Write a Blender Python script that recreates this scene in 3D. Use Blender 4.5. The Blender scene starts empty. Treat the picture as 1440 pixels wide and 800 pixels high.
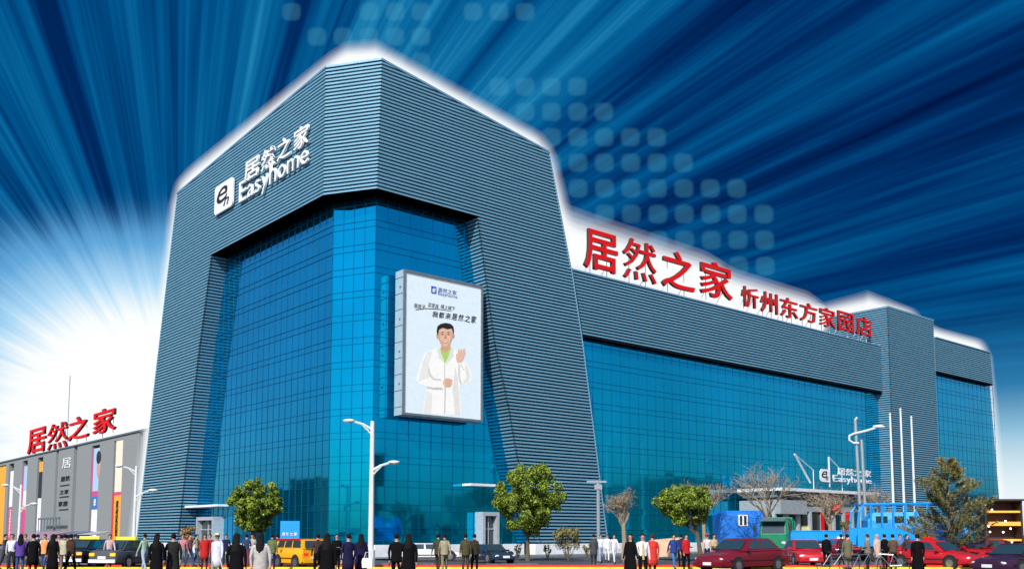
import bpy, bmesh, math, random
from mathutils import Vector, Matrix
R = math.radians
random.seed(7)
S = bpy.context.scene
COL = S.collection

# ------------------------------------------------------------------ camera
ZC = 1.65
PITCH = R(5.5)
FPX = 1354.0
cam = bpy.data.objects.new('camera', bpy.data.cameras.new('camera'))
COL.objects.link(cam)
cam.location = (0, 0, ZC)
cam.rotation_euler = (R(90) + PITCH, 0, 0)
cam.data.sensor_width = 36
cam.data.lens = 36 * FPX / 1440
SH = 752 - 400 - FPX * math.tan(PITCH)
cam.data.shift_y = SH / 1440
cam.data.clip_start = .1
cam.data.clip_end = 9000
S.camera = cam
S.view_settings.view_transform = 'Standard'
S.view_settings.look = 'None'
S.view_settings.exposure = 0.0
S.view_settings.gamma = 1
S.cycles.max_bounces = 6
S.cycles.transparent_max_bounces = 24
S.cycles.volume_bounces = 0

CAM = Vector((0, 0, ZC)); FW = Vector((0, math.cos(PITCH), math.sin(PITCH)))
UP = Vector((0, -math.sin(PITCH), math.cos(PITCH))); RT = Vector((1, 0, 0))
def ray(px, py): return FW + RT * ((px - 720) / FPX) + UP * ((400 + SH - py) / FPX)
def hit(px, py, P, n):
    d = ray(px, py); return CAM + d * ((Vector(P) - CAM).dot(n) / d.dot(n))
def at(px, Y, z=0.0):                     # a ground point Y metres ahead in the direction of a column
    d = Y * math.cos(PITCH) + (z - ZC) * math.sin(PITCH)
    return Vector(((px - 720) / FPX * d, Y, z))
def zat(py, Y):                           # height seen in row py at distance Y
    r = ray(720, py); return ZC + r.z / r.y * Y

# ------------------------------------------------------------------ sun
SUN_EL, SUN_AZ = R(38), R(196)            # azimuth clockwise from +Y: behind the camera, a little to the left
sd = Vector((math.sin(SUN_AZ) * math.cos(SUN_EL), math.cos(SUN_AZ) * math.cos(SUN_EL), math.sin(SUN_EL)))
sun = bpy.data.objects.new('sun', bpy.data.lights.new('sun', 'SUN'))
COL.objects.link(sun)
sun.data.energy = 4.7; sun.data.angle = R(.5); sun.data.color = (1, .96, .9)
sun.rotation_euler = (-sd).to_track_quat('-Z', 'Y').to_euler()

# ------------------------------------------------------------------ world: Nishita sky behind, fan of blue light beams ahead
W = bpy.data.worlds.new('World'); S.world = W; W.use_nodes = True
T = W.node_tree; T.nodes.clear()
def link(a, b): T.links.new(a, b)
def M(op, a, b=None, c=None):
    n = T.nodes.new('ShaderNodeMath'); n.operation = op
    for i, v in enumerate((a, b, c)):
        if v is None: continue
        if isinstance(v, (int, float)): n.inputs[i].default_value = v
        else: link(v, n.inputs[i])
    return n.outputs[0]
def MR(v, a, b, c=0.0, d=1.0, smooth=True):
    n = T.nodes.new('ShaderNodeMapRange'); n.interpolation_type = 'SMOOTHSTEP' if smooth else 'LINEAR'
    link(v, n.inputs[0])
    for i, q in enumerate((a, b, c, d)): n.inputs[i + 1].default_value = q
    return n.outputs[0]
def DOT(v, w):
    n = T.nodes.new('ShaderNodeVectorMath'); n.operation = 'DOT_PRODUCT'; link(v, n.inputs[0]); n.inputs[1].default_value = w
    return n.outputs['Value']
def MIX(f, a, b, t='MIX'):
    n = T.nodes.new('ShaderNodeMix'); n.data_type = 'RGBA'; n.blend_type = t
    if isinstance(f, float): n.inputs[0].default_value = f
    else: link(f, n.inputs[0])
    for i, v in ((6, a), (7, b)):
        if isinstance(v, tuple): n.inputs[i].default_value = (*v, 1)
        else: link(v, n.inputs[i])
    return n.outputs[2]
def NOISE(vec, sc, det, rough, dim='3D'):
    n = T.nodes.new('ShaderNodeTexNoise'); n.noise_dimensions = dim; link(vec, n.inputs['Vector'])
    n.inputs['Scale'].default_value = sc; n.inputs['Detail'].default_value = det; n.inputs['Roughness'].default_value = rough
    return n.outputs['Fac']
def COMB(a, b, c):
    n = T.nodes.new('ShaderNodeCombineXYZ')
    for i, v in enumerate((a, b, c)):
        if isinstance(v, (int, float)): n.inputs[i].default_value = v
        else: link(v, n.inputs[i])
    return n.outputs[0]
def RAMP(v, stops):
    n = T.nodes.new('ShaderNodeValToRGB'); link(v, n.inputs[0]); e = n.color_ramp.elements
    while len(e) > len(stops): e.remove(e[-1])
    while len(e) < len(stops): e.new(.5)
    for k, (p, c) in enumerate(stops): e[k].position = p; e[k].color = (*c, 1)
    return n.outputs[0]
tc = T.nodes.new('ShaderNodeTexCoord'); D = tc.outputs['Generated']
c0 = ray(252, 606).normalized()                          # the beams fan out from here, low in the sky on the left
e1 = c0.cross(Vector((0, 0, 1))).normalized(); e2 = e1.cross(c0).normalized()
dc, da, db = DOT(D, c0), DOT(D, e1), DOT(D, e2)
ang = M('ARCCOSINE', M('MINIMUM', dc, .99999))
hl = M('MAXIMUM', M('SQRT', M('ADD', M('MULTIPLY', da, da), M('MULTIPLY', db, db))), 1e-4)
ca, sa = M('DIVIDE', da, hl), M('DIVIDE', db, hl)
n1 = NOISE(COMB(M('MULTIPLY', ca, 5.2), M('MULTIPLY', sa, 5.2), M('MULTIPLY', ang, .35)), 1.0, 1.5, .5)
n2 = NOISE(COMB(M('MULTIPLY', ca, 15.0), M('MULTIPLY', sa, 15.0), M('MULTIPLY', ang, .8)), 1.0, 4.0, .66)
n3 = NOISE(COMB(M('MULTIPLY', ca, 44.0), M('MULTIPLY', sa, 44.0), M('MULTIPLY', ang, 1.2)), 1.0, 1.0, .5)
st = M('ADD', M('ADD', M('MULTIPLY', n1, .42), M('MULTIPLY', n2, .62)), M('MULTIPLY', n3, .12))
st = MR(st, .44, .76, 0, 1, False)
# the middle distance of the fan is a little brighter than its rim
st = M('ADD', M('ADD', M('MULTIPLY', st, .95), MR(ang, .75, .30, 0, .16)), .02)
beam = RAMP(st, [(0, (.0, .006, .055)), (.28, (.0, .028, .135)), (.55, (.0, .088, .26)), (.8, (.004, .15, .36)), (1, (.02, .25, .48))])
sx = T.nodes.new('ShaderNodeSeparateXYZ'); link(D, sx.inputs[0]); X, Y_, Z = sx.outputs
Yp = M('MAXIMUM', Y_, .05)
u, v = M('DIVIDE', X, Yp), M('DIVIDE', Z, Yp)
def uv(px, py): r = ray(px, py); return r.x / r.y, r.z / r.y
PIT = .0283
v0 = uv(900, 265)[1]
vr = M('ADD', M('DIVIDE', M('SUBTRACT', v, v0), PIT), .5)
row = M('FLOOR', vr); fy = M('SUBTRACT', M('FRACT', vr), .5)
ur = M('DIVIDE', u, PIT); fx = M('SUBTRACT', M('FRACT', ur), .5); col_ = M('FLOOR', ur)
p4 = M('ADD', M('POWER', M('ABSOLUTE', fx), 3.0), M('POWER', M('ABSOLUTE', fy), 3.0))
dot = MR(p4, .075, .012)
msk = None
for k, (a, b) in {7: (396, 422), 6: (425, 612), 5: (560, 620), 3.999: (686, 840), 3: (730, 872), 2: (740, 934), 1: (770, 965),
                  0: (815, 1030), -1: (830, 1092), -2: (930, 1092), -3: (1000, 1092)}.items():
    k = round(k); py = 265 - k * 37.5
    m = M('MULTIPLY', M('MULTIPLY', M('COMPARE', row, float(k), .4), M('GREATER_THAN', col_, math.floor(uv(a + 12, py)[0] / PIT) - .5)), M('LESS_THAN', col_, math.floor(uv(b - 12, py)[0] / PIT) + .5))
    msk = m if msk is None else M('ADD', msk, m)
for k, (a, b) in {7: (655, 742), 7.001: (520, 590)}.items():
    k = round(k); py = 265 - k * 37.5
    m = M('MULTIPLY', M('MULTIPLY', M('COMPARE', row, float(k), .4), M('GREATER_THAN', col_, math.floor(uv(a + 12, py)[0] / PIT) - .5)), M('LESS_THAN', col_, math.floor(uv(b - 12, py)[0] / PIT) + .5))
    msk = M('ADD', msk, m)
dots = M('MULTIPLY', M('MULTIPLY', dot, msk), M('MULTIPLY', M('GREATER_THAN', Y_, .1), .13))
beam = MIX(dots, beam, (.12, .55, .70))
# brightness round the centre of the fan and along the horizon
ag = M('SQRT', M('ADD', M('POWER', M('MULTIPLY', da, .92), 2.0), M('POWER', M('MULTIPLY', db, 1.22), 2.0)))
glow = M('ADD', M('MULTIPLY', MR(M('ADD', ag, MR(dc, .1, -.1, 0, 1)), .31, .09), .98), M('MULTIPLY', M('SUBTRACT', n2, .5), MR(ang, .36, .22, 0, .38)))
glow = M('MINIMUM', M('MAXIMUM', glow, 0.0), 1.0)
pale = RAMP(glow, [(0, (.0, .12, .34)), (.35, (.13, .40, .72)), (.62, (.42, .70, .93)), (.85, (.95, .99, 1.0)), (1, (1.05, 1.05, 1.05))])
front = MIX(MR(glow, 0, .3), beam, pale)
hz = MR(Z, .24, .03, 0, .95)
front = MIX(hz, front, RAMP(hz, [(0, (.015, .20, .42)), (.45, (.06, .34, .62)), (.7, (.35, .70, .92)), (1, (.95, 1.0, 1.0))]), 'LIGHTEN')
sky = T.nodes.new('ShaderNodeTexSky'); sky.sky_type = 'NISHITA'; sky.sun_disc = False
sky.sun_elevation = SUN_EL; sky.sun_rotation = SUN_AZ; sky.dust_density = 2.0; sky.ozone_density = 4
g = T.nodes.new('ShaderNodeVectorMath'); g.operation = 'SCALE'; link(front, g.inputs[0]); g.inputs['Scale'].default_value = 7.7
tot = MIX(MR(Y_, .34, .66), sky.outputs[0], g.outputs[0])
bg = T.nodes.new('ShaderNodeBackground'); link(tot, bg.inputs[0]); bg.inputs[1].default_value = .13
wo = T.nodes.new('ShaderNodeOutputWorld'); link(bg.outputs[0], wo.inputs[0])

# ------------------------------------------------------------------ materials
MATS = {}
def mat(name, col, rough=.6, metal=0.0, var=.12, scale=3.0, spec=.5, bump=0.0, emit=0.0, stretch=None, trans=0.0):
    if name in MATS: return MATS[name]
    m = bpy.data.materials.new(name); m.use_nodes = True; MATS[name] = m
    t = m.node_tree; b = t.nodes['Principled BSDF']
    b.inputs['Roughness'].default_value = rough; b.inputs['Metallic'].default_value = metal
    b.inputs['Specular IOR Level'].default_value = spec
    co = t.nodes.new('ShaderNodeTexCoord'); mp = t.nodes.new('ShaderNodeMapping')
    t.links.new(co.outputs['Object'], mp.inputs[0])
    if stretch: mp.inputs['Scale'].default_value = stretch
    n = t.nodes.new('ShaderNodeTexNoise'); n.inputs['Scale'].default_value = scale; n.inputs['Detail'].default_value = 5
    t.links.new(mp.outputs[0], n.inputs['Vector'])
    r = t.nodes.new('ShaderNodeMapRange'); r.inputs[1].default_value = .3; r.inputs[2].default_value = .7
    r.inputs[3].default_value = 1 - var; r.inputs[4].default_value = 1 + var; t.links.new(n.outputs[0], r.inputs[0])
    s = t.nodes.new('ShaderNodeVectorMath'); s.operation = 'SCALE'; s.inputs[0].default_value = col; t.links.new(r.outputs[0], s.inputs['Scale'])
    t.links.new(s.outputs[0], b.inputs['Base Color'])
    if bump:
        bp = t.nodes.new('ShaderNodeBump'); bp.inputs['Strength'].default_value = bump; bp.inputs['Distance'].default_value = .05
        t.links.new(n.outputs[0], bp.inputs['Height']); t.links.new(bp.outputs[0], b.inputs['Normal'])
    if emit:
        t.links.new(s.outputs[0], b.inputs['Emission Color']); b.inputs['Emission Strength'].default_value = emit
    if trans:
        b.inputs['Transmission Weight'].default_value = trans
    return m

m_slat = mat('steel_slat', (.15, .345, .475), .5, .15, .10, 1.2, stretch=(.4, .4, 6))
m_groove = mat('slat_backing', (.008, .028, .055), .8, 0, .2)
m_coping = mat('coping', (.22, .42, .60), .4, .4, .08)
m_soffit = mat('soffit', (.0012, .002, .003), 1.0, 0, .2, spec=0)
m_glass = mat('blue_glass', (.0, .42, .71), .045, .92, .10, .22, stretch=(1, 1, .6))
m_glass2 = mat('blue_wing_glass', (.0, .43, .66), .06, .90, .10, .15, stretch=(1, 1, .8))
m_mull = mat('mullion', (.0, .25, .48), .3, .85, .1)
m_white = mat('white_paint', (.78, .80, .82), .45, 0, .05)
m_plinth = mat('white_stone', (.74, .77, .80), .6, 0, .10, 1.5)
m_greywall = mat('grey_panel', (.23, .25, .255), .75, 0, .07, 6)
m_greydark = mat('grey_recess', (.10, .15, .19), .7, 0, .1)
m_asphalt = mat('asphalt', (.055, .06, .072), .85, 0, .25, .8, bump=.2)
m_pave = mat('paving', (.16, .17, .18), .8, 0, .15, 2)
m_red = mat('red_sign', (.72, .006, .008), .6, 0, .05, spec=.2)
m_redside = mat('dark_letter_side', (.03, .02, .02), .6, 0, .1)
m_navy = mat('navy', (.01, .03, .09), .5)
m_black = mat('black', (.012, .012, .014), .6)
m_tyre = mat('rubber', (.02, .02, .02), .85)
m_chrome = mat('chrome', (.6, .62, .65), .25, .9)
m_carglass = mat('car_glass', (.02, .045, .06), .06, 0, .1, spec=1.0)
m_headlamp = mat('headlamp', (.7, .72, .75), .15, .3)
m_tail = mat('tail_lamp', (.75, .03, .01), .25, emit=.6)
m_amber = mat('amber_lamp', (.95, .32, .02), .25, emit=1.5)
m_pole = mat('pole_white', (.72, .75, .78), .4, .1, .05)
m_polegrey = mat('pole_grey', (.32, .37, .42), .4, .3, .08)
m_trunk = mat('bark', (.11, .085, .06), .9, 0, .25, 8, bump=.4)
m_twig = mat('bare_twig', (.30, .235, .165), .85, 0, .2, 5)
m_skin = mat('skin', (.50, .28, .18), .55, 0, .06)

# ------------------------------------------------------------------ mesh helpers
class MB:
    def __init__(s): s.v = []; s.f = []; s.m = []
    def quad(s, *p, m=0):
        i = len(s.v); s.v += [Vector(q) for q in p]; s.f.append(tuple(range(i, i + len(p)))); s.m.append(m)
    def box(s, c, d, rz=0.0, m=0, rx=0.0, ry=0.0):
        c = Vector(c); rot = Matrix.Rotation(rz, 3, 'Z') @ Matrix.Rotation(ry, 3, 'Y') @ Matrix.Rotation(rx, 3, 'X')
        s.obox(c, rot @ Vector((d[0] / 2, 0, 0)), rot @ Vector((0, d[1] / 2, 0)), rot @ Vector((0, 0, d[2] / 2)), m)
    def obox(s, c, a, b, e, m=0):
        i = len(s.v)
        for k in range(8): s.v.append(c + a * (1 if k & 1 else -1) + b * (1 if k & 2 else -1) + e * (1 if k & 4 else -1))
        for q in ((0, 2, 3, 1), (4, 5, 7, 6), (0, 1, 5, 4), (2, 6, 7, 3), (0, 4, 6, 2), (1, 3, 7, 5)):
            s.f.append(tuple(i + k for k in q)); s.m.append(m)
    def tube(s, pts, rad, n=8, m=0, cap=True):
        pts = [Vector(p) for p in pts]
        if not isinstance(rad, (list, tuple)): rad = [rad] * len(pts)
        i0 = len(s.v); prev = None
        for k, p in enumerate(pts):
            d = (pts[min(k + 1, len(pts) - 1)] - pts[max(k - 1, 0)]).normalized()
            a = d.orthogonal().normalized() if prev is None else (prev - d * prev.dot(d)).normalized()
            prev = a; b = d.cross(a)
            for j in range(n):
                t = 2 * math.pi * j / n; s.v.append(p + (a * math.cos(t) + b * math.sin(t)) * rad[k])
        for k in range(len(pts) - 1):
            for j in range(n):
                a = i0 + k * n + j; b = i0 + k * n + (j + 1) % n
                s.f.append((a, b, b + n, a + n)); s.m.append(m)
        if cap:
            s.f.append(tuple(i0 + j for j in reversed(range(n)))); s.m.append(m)
            e = i0 + (len(pts) - 1) * n; s.f.append(tuple(e + j for j in range(n))); s.m.append(m)
    def ell(s, c, r, n=10, k=6, m=0, rz=0.0):
        i0 = len(s.v); c = Vector(c); rot = Matrix.Rotation(rz, 3, 'Z')
        for a in range(1, k):
            ph = math.pi * a / k
            for b in range(n):
                t = 2 * math.pi * b / n
                s.v.append(c + rot @ Vector((r[0] * math.sin(ph) * math.cos(t), r[1] * math.sin(ph) * math.sin(t), r[2] * math.cos(ph))))
        top = len(s.v); s.v.append(c + Vector((0, 0, r[2]))); bot = len(s.v); s.v.append(c - Vector((0, 0, r[2])))
        for a in range(k - 2):
            for b in range(n):
                p = i0 + a * n + b; q = i0 + a * n + (b + 1) % n
                s.f.append((p, p + n, q + n, q)); s.m.append(m)
        for b in range(n):
            s.f.append((top, i0 + b, i0 + (b + 1) % n)); s.m.append(m)
            e = i0 + (k - 2) * n; s.f.append((bot, e + (b + 1) % n, e + b)); s.m.append(m)
    def rings(s, rs, m=0, cap=True):
        n = len(rs[0]); i0 = len(s.v)
        for r in rs: s.v += [Vector(p) for p in r]
        for k in range(len(rs) - 1):
            for j in range(n):
                a = i0 + k * n + j; b = i0 + k * n + (j + 1) % n
                s.f.append((a, b, b + n, a + n)); s.m.append(m)
        if cap:
            s.f.append(tuple(i0 + j for j in reversed(range(n)))); s.m.append(m)
            e = i0 + (len(rs) - 1) * n; s.f.append(tuple(e + j for j in range(n))); s.m.append(m)
    def mesh(s, name, mats, smooth=False):
        me = bpy.data.meshes.new(name); me.from_pydata([tuple(v) for v in s.v], [], s.f)
        for mm in (mats if isinstance(mats, (list, tuple)) else [mats]): me.materials.append(mm)
        if any(s.m): me.polygons.foreach_set('material_index', s.m)
        if smooth: me.polygons.foreach_set('use_smooth', [True] * len(s.f))
        me.update(); return me

def tag(o, label=None, cat=None, group=None, kind=None):
    if label: o['label'] = label
    if cat: o['category'] = cat
    if group: o['group'] = group
    if kind: o['kind'] = kind
    return o
def thing(name, label, cat, loc=(0, 0, 0), rz=0.0, group=None):
    o = bpy.data.objects.new(name, None); COL.objects.link(o); o.location = loc; o.rotation_euler = (0, 0, rz)
    o.empty_display_size = .3
    return tag(o, label, cat, group)
def part(name, mb, mats, parent, world=False, smooth=False, label=None):
    me = mb.mesh(name, mats, smooth) if isinstance(mb, MB) else mb
    o = bpy.data.objects.new(name, me); COL.objects.link(o)
    if parent is not None:
        o.parent = parent
        if world:
            q = parent; off = Vector((0, 0, 0))
            while q: off += q.location; q = q.parent
            o.location = -off
    if label: o['label'] = label
    return o
def solo(name, mb, mats, label=None, cat=None, group=None, kind=None, smooth=False):
    return tag(part(name, mb, mats, None, smooth=smooth), label, cat, group, kind)
def children(o): return [c for c in bpy.data.objects if c.parent == o]
def copy_tree(o, parent=None):
    c = o.copy(); COL.objects.link(c)
    if parent: c.parent = parent
    for ch in KIDS(o): copy_tree(ch, c)
    return c
def KIDS(o): return list(o.children)

# glyphs -----------------------------------------------------------
_cu = bpy.data.curves.new('glyph', 'FONT'); _ob = bpy.data.objects.new('glyph', _cu)
def glyph(txt, extrude=.05, bold=0.0, shear=0.0):
    _cu.body = txt; _cu.extrude = extrude; _cu.offset = bold; _cu.shear = shear; _cu.resolution_u = 3
    me = bpy.data.meshes.new_from_object(_ob); me.materials.clear(); return me
def place_glyph(txt, frame, s0, s1, z0, z1, depth, bold=0.0, shear=0.0):
    """frame(s, o, z) -> world; maps the glyph's box onto the rectangle, returns mesh with slot 0 front, slot 1 sides"""
    me = glyph(txt, .05, bold, shear)
    xs = [v.co.x for v in me.vertices]; ys = [v.co.y for v in me.vertices]
    x0, x1, y0, y1 = min(xs), max(xs), min(ys), max(ys)
    for p in me.polygons: p.material_index = 0 if abs(p.normal.z) > .5 else 1
    for vt in me.vertices:
        x, y, z = vt.co
        vt.co = frame(s0 + (x - x0) / (x1 - x0) * (s1 - s0), depth * (z / .05 * .5 + .5), z0 + (y - y0) / (y1 - y0) * (z1 - z0))
    return me

# ------------------------------------------------------------------ the two facade directions
AZ = R(49.4)
dR = Vector((math.sin(AZ), math.cos(AZ), 0)); dL = Vector((-math.cos(AZ), math.sin(AZ), 0))
nR, nL = -dL, -dR
CR = hit(531, 752, (0, 68, 0), Vector((0, 1, 0))); CR.z = 0
ch = (dL - dR).normalized()
CL = hit(456, 752, CR, Vector((ch.y, -ch.x, 0))); CL.z = 0
nCh = Vector((ch.y, -ch.x, 0)); nCh = nCh if nCh.y < 0 else -nCh
def fR(s, o, z, inn=0.0): return CR + dR * s + nR * (o - inn) + Vector((0, 0, z))
def fL(s, o, z, inn=0.0): return CL + dL * s + nL * (o - inn) + Vector((0, 0, z))
def szR(px, py, o=0.0):
    q = hit(px, py, CR + nR * o, nR); w = q - CR; return w.dot(dR), q.z
def szL(px, py, o=0.0):
    q = hit(px, py, CL + nL * o, nL); w = q - CL; return w.dot(dL), q.z
def interp(z, pts):
    pts = sorted(pts)
    if z <= pts[0][0]: a, b = pts[0], pts[1]
    elif z >= pts[-1][0]: a, b = pts[-2], pts[-1]
    else:
        for a, b in zip(pts, pts[1:]):
            if a[0] <= z <= b[0]: break
    return a[1] + (z - a[0]) / (b[0] - a[0]) * (b[1] - a[1])

PITCH_S, FACE_S = .272, .134
def slats(edge, n, z0, z1, sl, bk, dep=.17):
    """edge(z) -> (A, B) world points of the row's two ends, or None"""
    k = math.ceil(z0 / PITCH_S)
    while (k + 1) * PITCH_S <= z1 + .14:
        za, zb = k * PITCH_S, min(k * PITCH_S + FACE_S, z1); k += 1
        if zb - za < .04: continue
        e0, e1 = edge(za), edge(zb)
        if not e0 or not e1: continue
        A0, B0 = e0; A1, B1 = e1; i = n * -dep
        sl.quad(A0, B0, B1, A1)
        sl.quad(A0 + i, B0 + i, B0, A0); sl.quad(A1, B1, B1 + i, A1 + i)
        sl.quad(A0 + i, A0, A1, A1 + i); sl.quad(B0, B0 + i, B1 + i, B1)
    N = 24; zs = [z0 + (z1 - z0) * q / N for q in range(N + 1)]
    for a, b in zip(zs, zs[1:]):
        e0, e1 = edge(a), edge(b)
        if e0 and e1:
            i = n * -dep
            bk.quad(e0[0] + i, e0[1] + i, e1[1] + i, e1[0] + i)

HT = 36.45; ZS = 26.65; ZB = .95
RT_FAR = (16.65, 33.85); LT_FAR = (29.7, 34.6)
outR = [(0, 23.5), (2.08, 23.15), (18.4, 20.39), (23.97, 19.25), (33.85, 16.65)]
innR = [(0, 15.9), (7.9, 13.0), (11.66, 12.15), (16.85, 10.64), (26.6, 8.9)]
outL = [(0, 37.5), (1.6, 37.2), (17.84, 33.6), (34.6, 29.65)]
innL = [(0, 27.0), (2.3, 26.5), (17.6, 23.35), (26.7, 21.0)]
cornR = lambda z: -.45 + (z - ZS) / (HT - ZS) * .27 if z > ZS else -.45
cornL = lambda z: 1.04
tower = thing('department_store', 'tall store tower clad in blue-grey steel slats around a recessed blue glass corner', 'building', CR)
def edgeR(z, leg=False):
    if z > HT: return None
    b = interp(z, outR)
    if z > RT_FAR[1]: b = min(b, -.2 + (HT - z) / (HT - RT_FAR[1]) * (RT_FAR[0] + .2))
    a = interp(z, innR) if leg else cornR(z)
    return (fR(a, 0, z), fR(max(b, a + .03), 0, z))
def edgeL(z, leg=False):
    if z > HT: return None
    b = interp(z, outL)
    if z > LT_FAR[1]: b = min(b, 1.04 + (HT - z) / (HT - LT_FAR[1]) * (LT_FAR[0] - 1.04))
    a = interp(z, innL) if leg else cornL(z)
    return (fL(a, 0, z), fL(max(b, a + .03), 0, z))
def edgeC(z): return (fL(cornL(z), 0, z), fR(cornR(z), 0, z)) if z <= HT else None
TIN = 1.5                                               # depth of the recess behind the frame
def edgeJR(z): s = interp(z, innR); return (fR(s, 0, z, TIN), fR(s, 0, z))
def edgeJL(z): s = interp(z, innL); return (fL(s, 0, z, TIN), fL(s, 0, z))
sl, bk = MB(), MB()
for z0, z1, lg in ((ZB, ZS, True), (ZS, HT, False)):
    slats(lambda z: edgeR(z, lg), nR, z0, z1, sl, bk); slats(lambda z: edgeL(z, lg), nL, z0, z1, sl, bk)
slats(edgeC, nCh, ZS, HT, sl, bk)
part('slat_cladding', sl, m_slat, tower, True); part('cladding_backing', bk, m_groove, tower, True)
for e_, d_ in ((edgeJR, -dR), (edgeJL, -dL)):
    sl, bk = MB(), MB(); slats(e_, d_, ZB, ZS, sl, bk, .08)
    rv = part('recess_reveal', sl, m_slat, tower, True); part('reveal_backing', bk, m_groove, rv, True)
# soffit
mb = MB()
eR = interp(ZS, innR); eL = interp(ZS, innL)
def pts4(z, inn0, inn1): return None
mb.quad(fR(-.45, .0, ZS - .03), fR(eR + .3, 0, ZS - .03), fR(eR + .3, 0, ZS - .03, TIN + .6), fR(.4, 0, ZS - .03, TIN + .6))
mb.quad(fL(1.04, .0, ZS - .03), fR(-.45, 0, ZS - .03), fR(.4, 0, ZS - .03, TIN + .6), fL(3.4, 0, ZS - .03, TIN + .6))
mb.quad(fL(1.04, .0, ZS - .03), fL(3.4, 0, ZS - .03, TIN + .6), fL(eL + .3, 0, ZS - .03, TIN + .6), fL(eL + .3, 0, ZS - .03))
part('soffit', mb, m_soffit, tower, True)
mb = MB()                                               # coping along the roof edge
def strip(A, B, up=.16, n=Vector((0, -1, 0))):
    mb.obox((A + B) / 2 + Vector((0, 0, up / 2 - .02)) - n * .1, (B - A) / 2, n * .14, Vector((0, 0, up / 2)))
strip(fR(-.2, 0, HT), fR(*[RT_FAR[0], 0, RT_FAR[1]]), n=nR); strip(fL(1.04, 0, HT), fL(LT_FAR[0], 0, LT_FAR[1]), n=nL)
strip(fL(1.04, 0, HT), fR(-.2, 0, HT), n=nCh)
for f_, o_, d_ in ((fR, outR, 1), (fL, outL, 1)):       # slim corner trims down the raking outer edges
    zt = (RT_FAR if f_ is fR else LT_FAR)[1]
    for a, b in zip(sorted(o_), sorted(o_)[1:]):
        A = f_(a[1], -.06, max(a[0], ZB)); B = f_(b[1], -.06, min(b[0], zt)); mb.tube([A, B], .07, 4)
part('coping', mb, m_coping, tower, True)
mb = MB()                                               # outer side walls, back and roof
bkR = 26.0
def wallR(z, inn): return fR(interp(z, outR) - .02, 0, z, inn)
for (za, zb) in ((0, 18.4), (18.4, RT_FAR[1])):
    mb.quad(wallR(za, .1), wallR(za, bkR), wallR(zb, bkR), wallR(zb, .1))
    mb.quad(fL(interp(za, outL) - .02, 0, za, .1), fL(interp(za, outL) - .02, 0, za, 18), fL(interp(zb, outL) - .02, 0, zb, 18), fL(interp(zb, outL) - .02, 0, zb, .1))
r0 = fR(-.2, 0, HT - .3, .12); r1 = fR(16.4, 0, RT_FAR[1] - .3, .12); r2 = fR(16.4, 0, RT_FAR[1] - .3, bkR)
l0 = fL(1.04, 0, HT - .3, .12); l1 = fL(29.4, 0, LT_FAR[1] - .3, .12)
mb.quad(l0, r0, r1); mb.quad(l0, r1, r2); mb.quad(l0, r2, l1)
mb.quad(l1, r2, r2 - Vector((0, 0, 34)), l1 - Vector((0, 0, 34)))
part('side_wall', mb, m_groove, tower, True)

# curtain wall ------------------------------------------------------
def curtain(parent, frame, s0, s1, z0, z1, glass, pw=1.03, off=0.0, name='glass_wall', hs=(1.27, .48), bar=.026, wob=.003, zt=None):
    g, mu = MB(), MB(); rnd = random.Random(int(s1 * 10))
    n = max(1, round((s1 - s0) / pw)); w = (s1 - s0) / n; zs = [z1]; k = 1
    while zs[-1] > z0 + .3: zs.append(max(z0, zs[-1] - hs[k % 2])); k += 1
    for a, b in zip(zs, zs[1:]):
        for i in range(n):
            t = [rnd.uniform(-wob, wob) for _ in range(4)]
            g.quad(frame(s0 + i * w, off + t[0], b), frame(s0 + i * w + w, off + t[1], b), frame(s0 + i * w + w, off + t[1] + t[3], a), frame(s0 + i * w, off + t[0] + t[3], a))
    ex = (frame(1, 0, 0) - frame(0, 0, 0)); nn = (frame(0, 1, 0) - frame(0, 0, 0)); zz = Vector((0, 0, 1))
    for i in range(n + 1): mu.obox(frame(s0 + i * w, off + .01, (z0 + z1) / 2), ex * bar / 2, nn * .03, zz * (z1 - z0) / 2)
    for z in zs: mu.obox(frame((s0 + s1) / 2, off + .012, z), ex * (s1 - s0) / 2, nn * .034, zz * bar / 2)
    part(name, g, glass, parent, True); part('mullion_grid', mu, m_mull, parent, True)
gR = lambda s, o, z: fR(s, o, z, TIN)
gL = lambda s, o, z: fL(s, o, z, TIN)
sGR = szR(526, 500, -TIN)[0]; sGL = szL(465.5, 500, -TIN)[0]
curtain(tower, gR, sGR, 17.0, ZB, ZS, m_glass)
curtain(tower, gL, sGL, 28.5, ZB, ZS, m_glass)
A, B = gL(sGL, 0, 0), gR(sGR, 0, 0); cu_ = (B - A); cw = cu_.length; cu_.normalize(); cn = Vector((cu_.y, -cu_.x, 0))
gC = lambda s, o, z: A + cu_ * s + cn * o + Vector((0, 0, z))
curtain(tower, gC, 0, cw, ZB, ZS, m_glass)
# plinth
mb = MB()
def plinth(f_, s0, s1, inn, zt=ZB, out=.35): 
    mb.obox((f_(s0, 0, zt / 2, inn) + f_(s1, 0, zt / 2, inn)) / 2, (f_(s1, 0, 0) - f_(s0, 0, 0)) / 2, (f_(0, 1, 0) - f_(0, 0, 0)) * out, Vector((0, 0, zt / 2)))
plinth(fR, 14.6, 23.4, 0); plinth(fL, 25.8, 37.6, 0)
plinth(fR, sGR, 14.6, TIN, ZB + .004, .5); plinth(fL, sGL, 25.8, TIN, ZB + .004, .5)
c_ = (A + B) / 2; mb.obox(c_ + Vector((0, 0, ZB / 2)), cu_ * cw / 2, cn * .5, Vector((0, 0, ZB / 2 + .004)))
part('plinth', mb, m_plinth, tower, True)

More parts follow.
